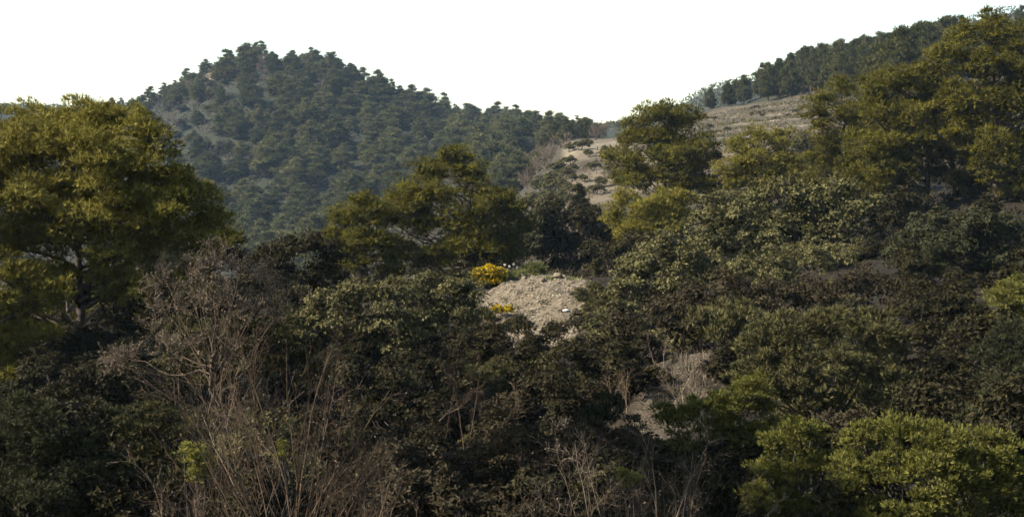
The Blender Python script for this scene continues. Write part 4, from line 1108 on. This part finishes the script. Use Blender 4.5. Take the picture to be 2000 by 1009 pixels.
for i, (px, d) in enumerate([(1290, 41), (1310, 42.5), (1335, 40.5), (1350, 43), (1375, 42), (1395, 44), (1300, 39.5), (1330, 44), (1360, 40.8), (1280, 42.5), (1400, 42.5), (1320, 41.5)]):
    tuft("straw-coloured dry grass tuft on the bare grey slope", px, d, .35, 70, 'drygrass', "dry_tuft", "grass tuft", "dry tufts on the bare grey slope", .16)
# dry white flower heads behind the broom
def white_flowers():
    for px, py in [(978, 522), (986, 517), (995, 520), (1003, 516), (990, 527), (1010, 523)]:
        d = 66.3; rng = np.random.default_rng(int(px))
        base = gpt(px, d, -.02); top = P(px, py, d) - base
        b = Buf(); b.poly(limb_pts(np.zeros(3), top, rng, 5, 0, .01), .012, .006, .3, 4)
        r = root("white_flower", base, "thin stalk with a small whitish flower head behind the yellow broom", "flower", "white flower heads behind the broom")
        link("stalk", b.mesh("stalk", M['grass']), r)
        h = Buf(); dd = rdir(rng, 24)
        h.blades(np.repeat(top[None], 24, 0), dd, .075, .045, rng.random(24), rng, True)
        link("flower_head", h.mesh("flower_head", M['whiteflower']), r)
white_flowers()

ICO_V = None
def rock_mesh(seed, name="rock", s=(1, 1, .7), sub=2):
    import bmesh
    bm = bmesh.new(); bmesh.ops.create_icosphere(bm, subdivisions=sub, radius=1.0)
    rng = np.random.default_rng(seed)
    co = np.array([v.co[:] for v in bm.verts])
    for k in range(9):
        n = rdir(rng, 1)[0]; h = rng.uniform(.55, .9)
        dd = co @ n
        co = co - np.maximum(dd - h, 0)[:, None] * n * .9
    co += rng.normal(size=co.shape) * .03
    co *= np.array(s)
    tris = np.array([[v.index for v in f.verts] for f in bm.faces])
    bm.free()
    return mesh_from(name, co, tris, {"var": np.clip(rng.normal(.45, .1, len(co)), 0, 1)}, M['stone'])
for i, (lab, px, d, s) in enumerate([
    ("largest pale rock on the crest of the gravel mound", 1086, 65.4, .27),
    ("squat pale rock left of the largest one on the mound's crest", 1060, 64.6, .16),
    ("flat pale stone by the grassy bushes on the mound", 1024, 65.0, .15),
    ("low pale stone right of the largest rock on the mound's crest", 1108, 64.3, .13),
    ("half-buried pale boulder at the mound's right foot", 1140, 60.4, .16),
    ("upright pale rock at the top of the bare grey slope", 1450, 44.5, .22)]):
    b = gpt(px, d, s * .15)
    o = link("rock", rock_mesh(700 + i, "rock", (s * 1.15, s, s * (.95 if 'upright' not in lab else 1.3)), 3), None, b, lab, "rock", "pale rocks")
    o.rotation_euler = (0, 0, i * 1.1)

def gravel(label, ur, dr, n, test, smin, smax, seed, val=.55):
    rng = np.random.default_rng(seed)
    u, d, p = ud_points(rng, n, ur, dr)
    p = p[test(u, d, p)]; n = len(p)
    base = np.array([[1, 0, 0], [-1, 0, 0], [0, 1, 0], [0, -1, 0], [0, 0, .7], [0, 0, -.7]], float)
    f = np.array([[0, 2, 4], [2, 1, 4], [1, 3, 4], [3, 0, 4]])
    s = smin + (smax - smin) * rng.random(n) ** 3
    a = rng.uniform(0, 6.28, n); ca, sa = np.cos(a), np.sin(a)
    v = base[None] * (s[:, None] * rng.uniform(.6, 1.3, (n, 3)))[:, None, :]
    v = v * rng.uniform(.7, 1.3, v.shape)
    x = v[..., 0] * ca[:, None] - v[..., 1] * sa[:, None]; y = v[..., 0] * sa[:, None] + v[..., 1] * ca[:, None]
    v = np.stack([x, y, v[..., 2]], -1) + p[:, None, :]
    t = (f[None] + (np.arange(n) * 6)[:, None, None]).reshape(-1, 3)
    me = mesh_from("gravel", v.reshape(-1, 3), t, {"var": np.repeat(np.clip(rng.normal(val, .25, n), 0, 1), 6)}, M['stone'])
    link("gravel", me, None, (0, 0, 0), label, "gravel", None, "stuff")
gravel("pale stony gravel over the face of the mound", (920, 1200), (57, 67), 19000, lambda u, d, p: mound_mask(u, d) > .4, .014, .10, 81)
gravel("greyish stone chips on the bare slope, lower right of centre", (1200, 1480), (36, 47), 8000,
       lambda u, d, p: ((u - 1325 - (d - 41) * 8) / 95.0) ** 2 + ((d - 41.5) / 4.2) ** 2 < .9, .012, .055, 82, .12)

def scrap():
    b = gpt(1106, 61.6, .05)
    v = [(-.16, -.05, .0), (.12, -.04, .02), (.13, .05, .04), (.02, .06, .06), (-.15, .05, .04)]
    o = link("white_scrap", mesh_from("white_scrap", np.array(v), np.array([[0, 1, 2], [0, 2, 3], [0, 3, 4]]), {"var": np.full(5, .5)}, M['litter']), None, b, "small white scrap lying on the gravel, lower right of the mound", "litter")
    md = o.modifiers.new("thickness", 'SOLIDIFY'); md.thickness = .01
scrap()

def stick(label, d, pts, r, name="dead_branch"):
    rng = np.random.default_rng(int(pts[0][0]))
    q = np.array([P(x, y, d + k * .05) for k, (x, y) in enumerate(pts)])
    base = q[0].copy(); b = Buf(); b.poly(q - base, r, r * .35, .6, 5)
    tw = Buf()
    for k in range(5):
        i = rng.integers(1, len(q) - 1); a = q[i] - base
        b.poly(limb_pts(a, a + rng.normal(size=3) * .3 + np.array([0, 0, .15]), rng, 4, 0, .05), r * .5, r * .15, .6, 4)
    link(name, b.mesh(name, M['twig']), None, base, label, "branch")
stick("pale dead branch sloping through the dark hollow, centre", 40, [(858, 822), (872, 808), (897, 797), (918, 778)], .02)
stick("pale dead branch caught in the dome-shaped pine's lower boughs", 72, [(912, 528), (906, 514), (899, 503), (900, 490)], .016)
stick("orange-brown dead branch on the shaded bank, right of centre", 46, [(1425, 598), (1445, 608), (1468, 618)], .013)

# ------------------------------------------------------------------ the air
def haze():
    v = np.array([(x, y, z) for x in (-1600, 1600) for y in (-1600, 1600) for z in (-40, 120)], float)
    q = np.array([[0, 1, 3, 2], [4, 6, 7, 5], [0, 4, 5, 1], [2, 3, 7, 6], [0, 2, 6, 4], [1, 5, 7, 3]])
    m = bpy.data.materials.new("haze"); m.use_nodes = True
    nt = m.node_tree; nt.nodes.clear()
    out = nt.nodes.new("ShaderNodeOutputMaterial"); pv = nt.nodes.new("ShaderNodeVolumePrincipled")
    pv.inputs["Color"].default_value = (.55, .76, 1.0, 1)
    pv.inputs["Density"].default_value = 0.00010
    nt.links.new(pv.outputs[0], out.inputs["Volume"])
    link("haze", mesh_from("haze", v, q, None, m), None, (0, 0, 0), "thin blue air in front of the far hill", "haze", None, "stuff")
haze()

# things that looked alike above are told apart by their order from the left
def number_alike():
    plural = {
        "dark green bush dotted on the bare tan valley slope": "dark bushes dotted on the bare tan valley slope",
        "low olive bush on a bank of the dry terraced field": "low olive bushes on the dry terraced field",
        "dark pine in the clump on the saddle, above the pale field edge": "dark pines in the clump on the saddle",
        "tiny dark weed dotted on the open gravel of the mound": "tiny dark weeds on the open gravel mound",
        "thin stalk with a small whitish flower head behind the yellow broom": "thin white-headed stalks behind the yellow broom",
        "straw-coloured dry grass tuft on the bare grey slope": "straw-coloured grass tufts on the bare grey slope",
        "pale leafless tree at the hill's foot beside the bare valley": "pale leafless trees at the hill's foot beside the valley"}
    bins = {}
    for o in bpy.data.objects:
        l = o.get("label")
        if l in plural: bins.setdefault(l, []).append(o)
    for l, g in bins.items():
        g.sort(key=lambda o: o.location.x / o.location.y)
        for i, o in enumerate(g): o["label"] = ORD(i) + " of the " + plural[l]
number_alike()
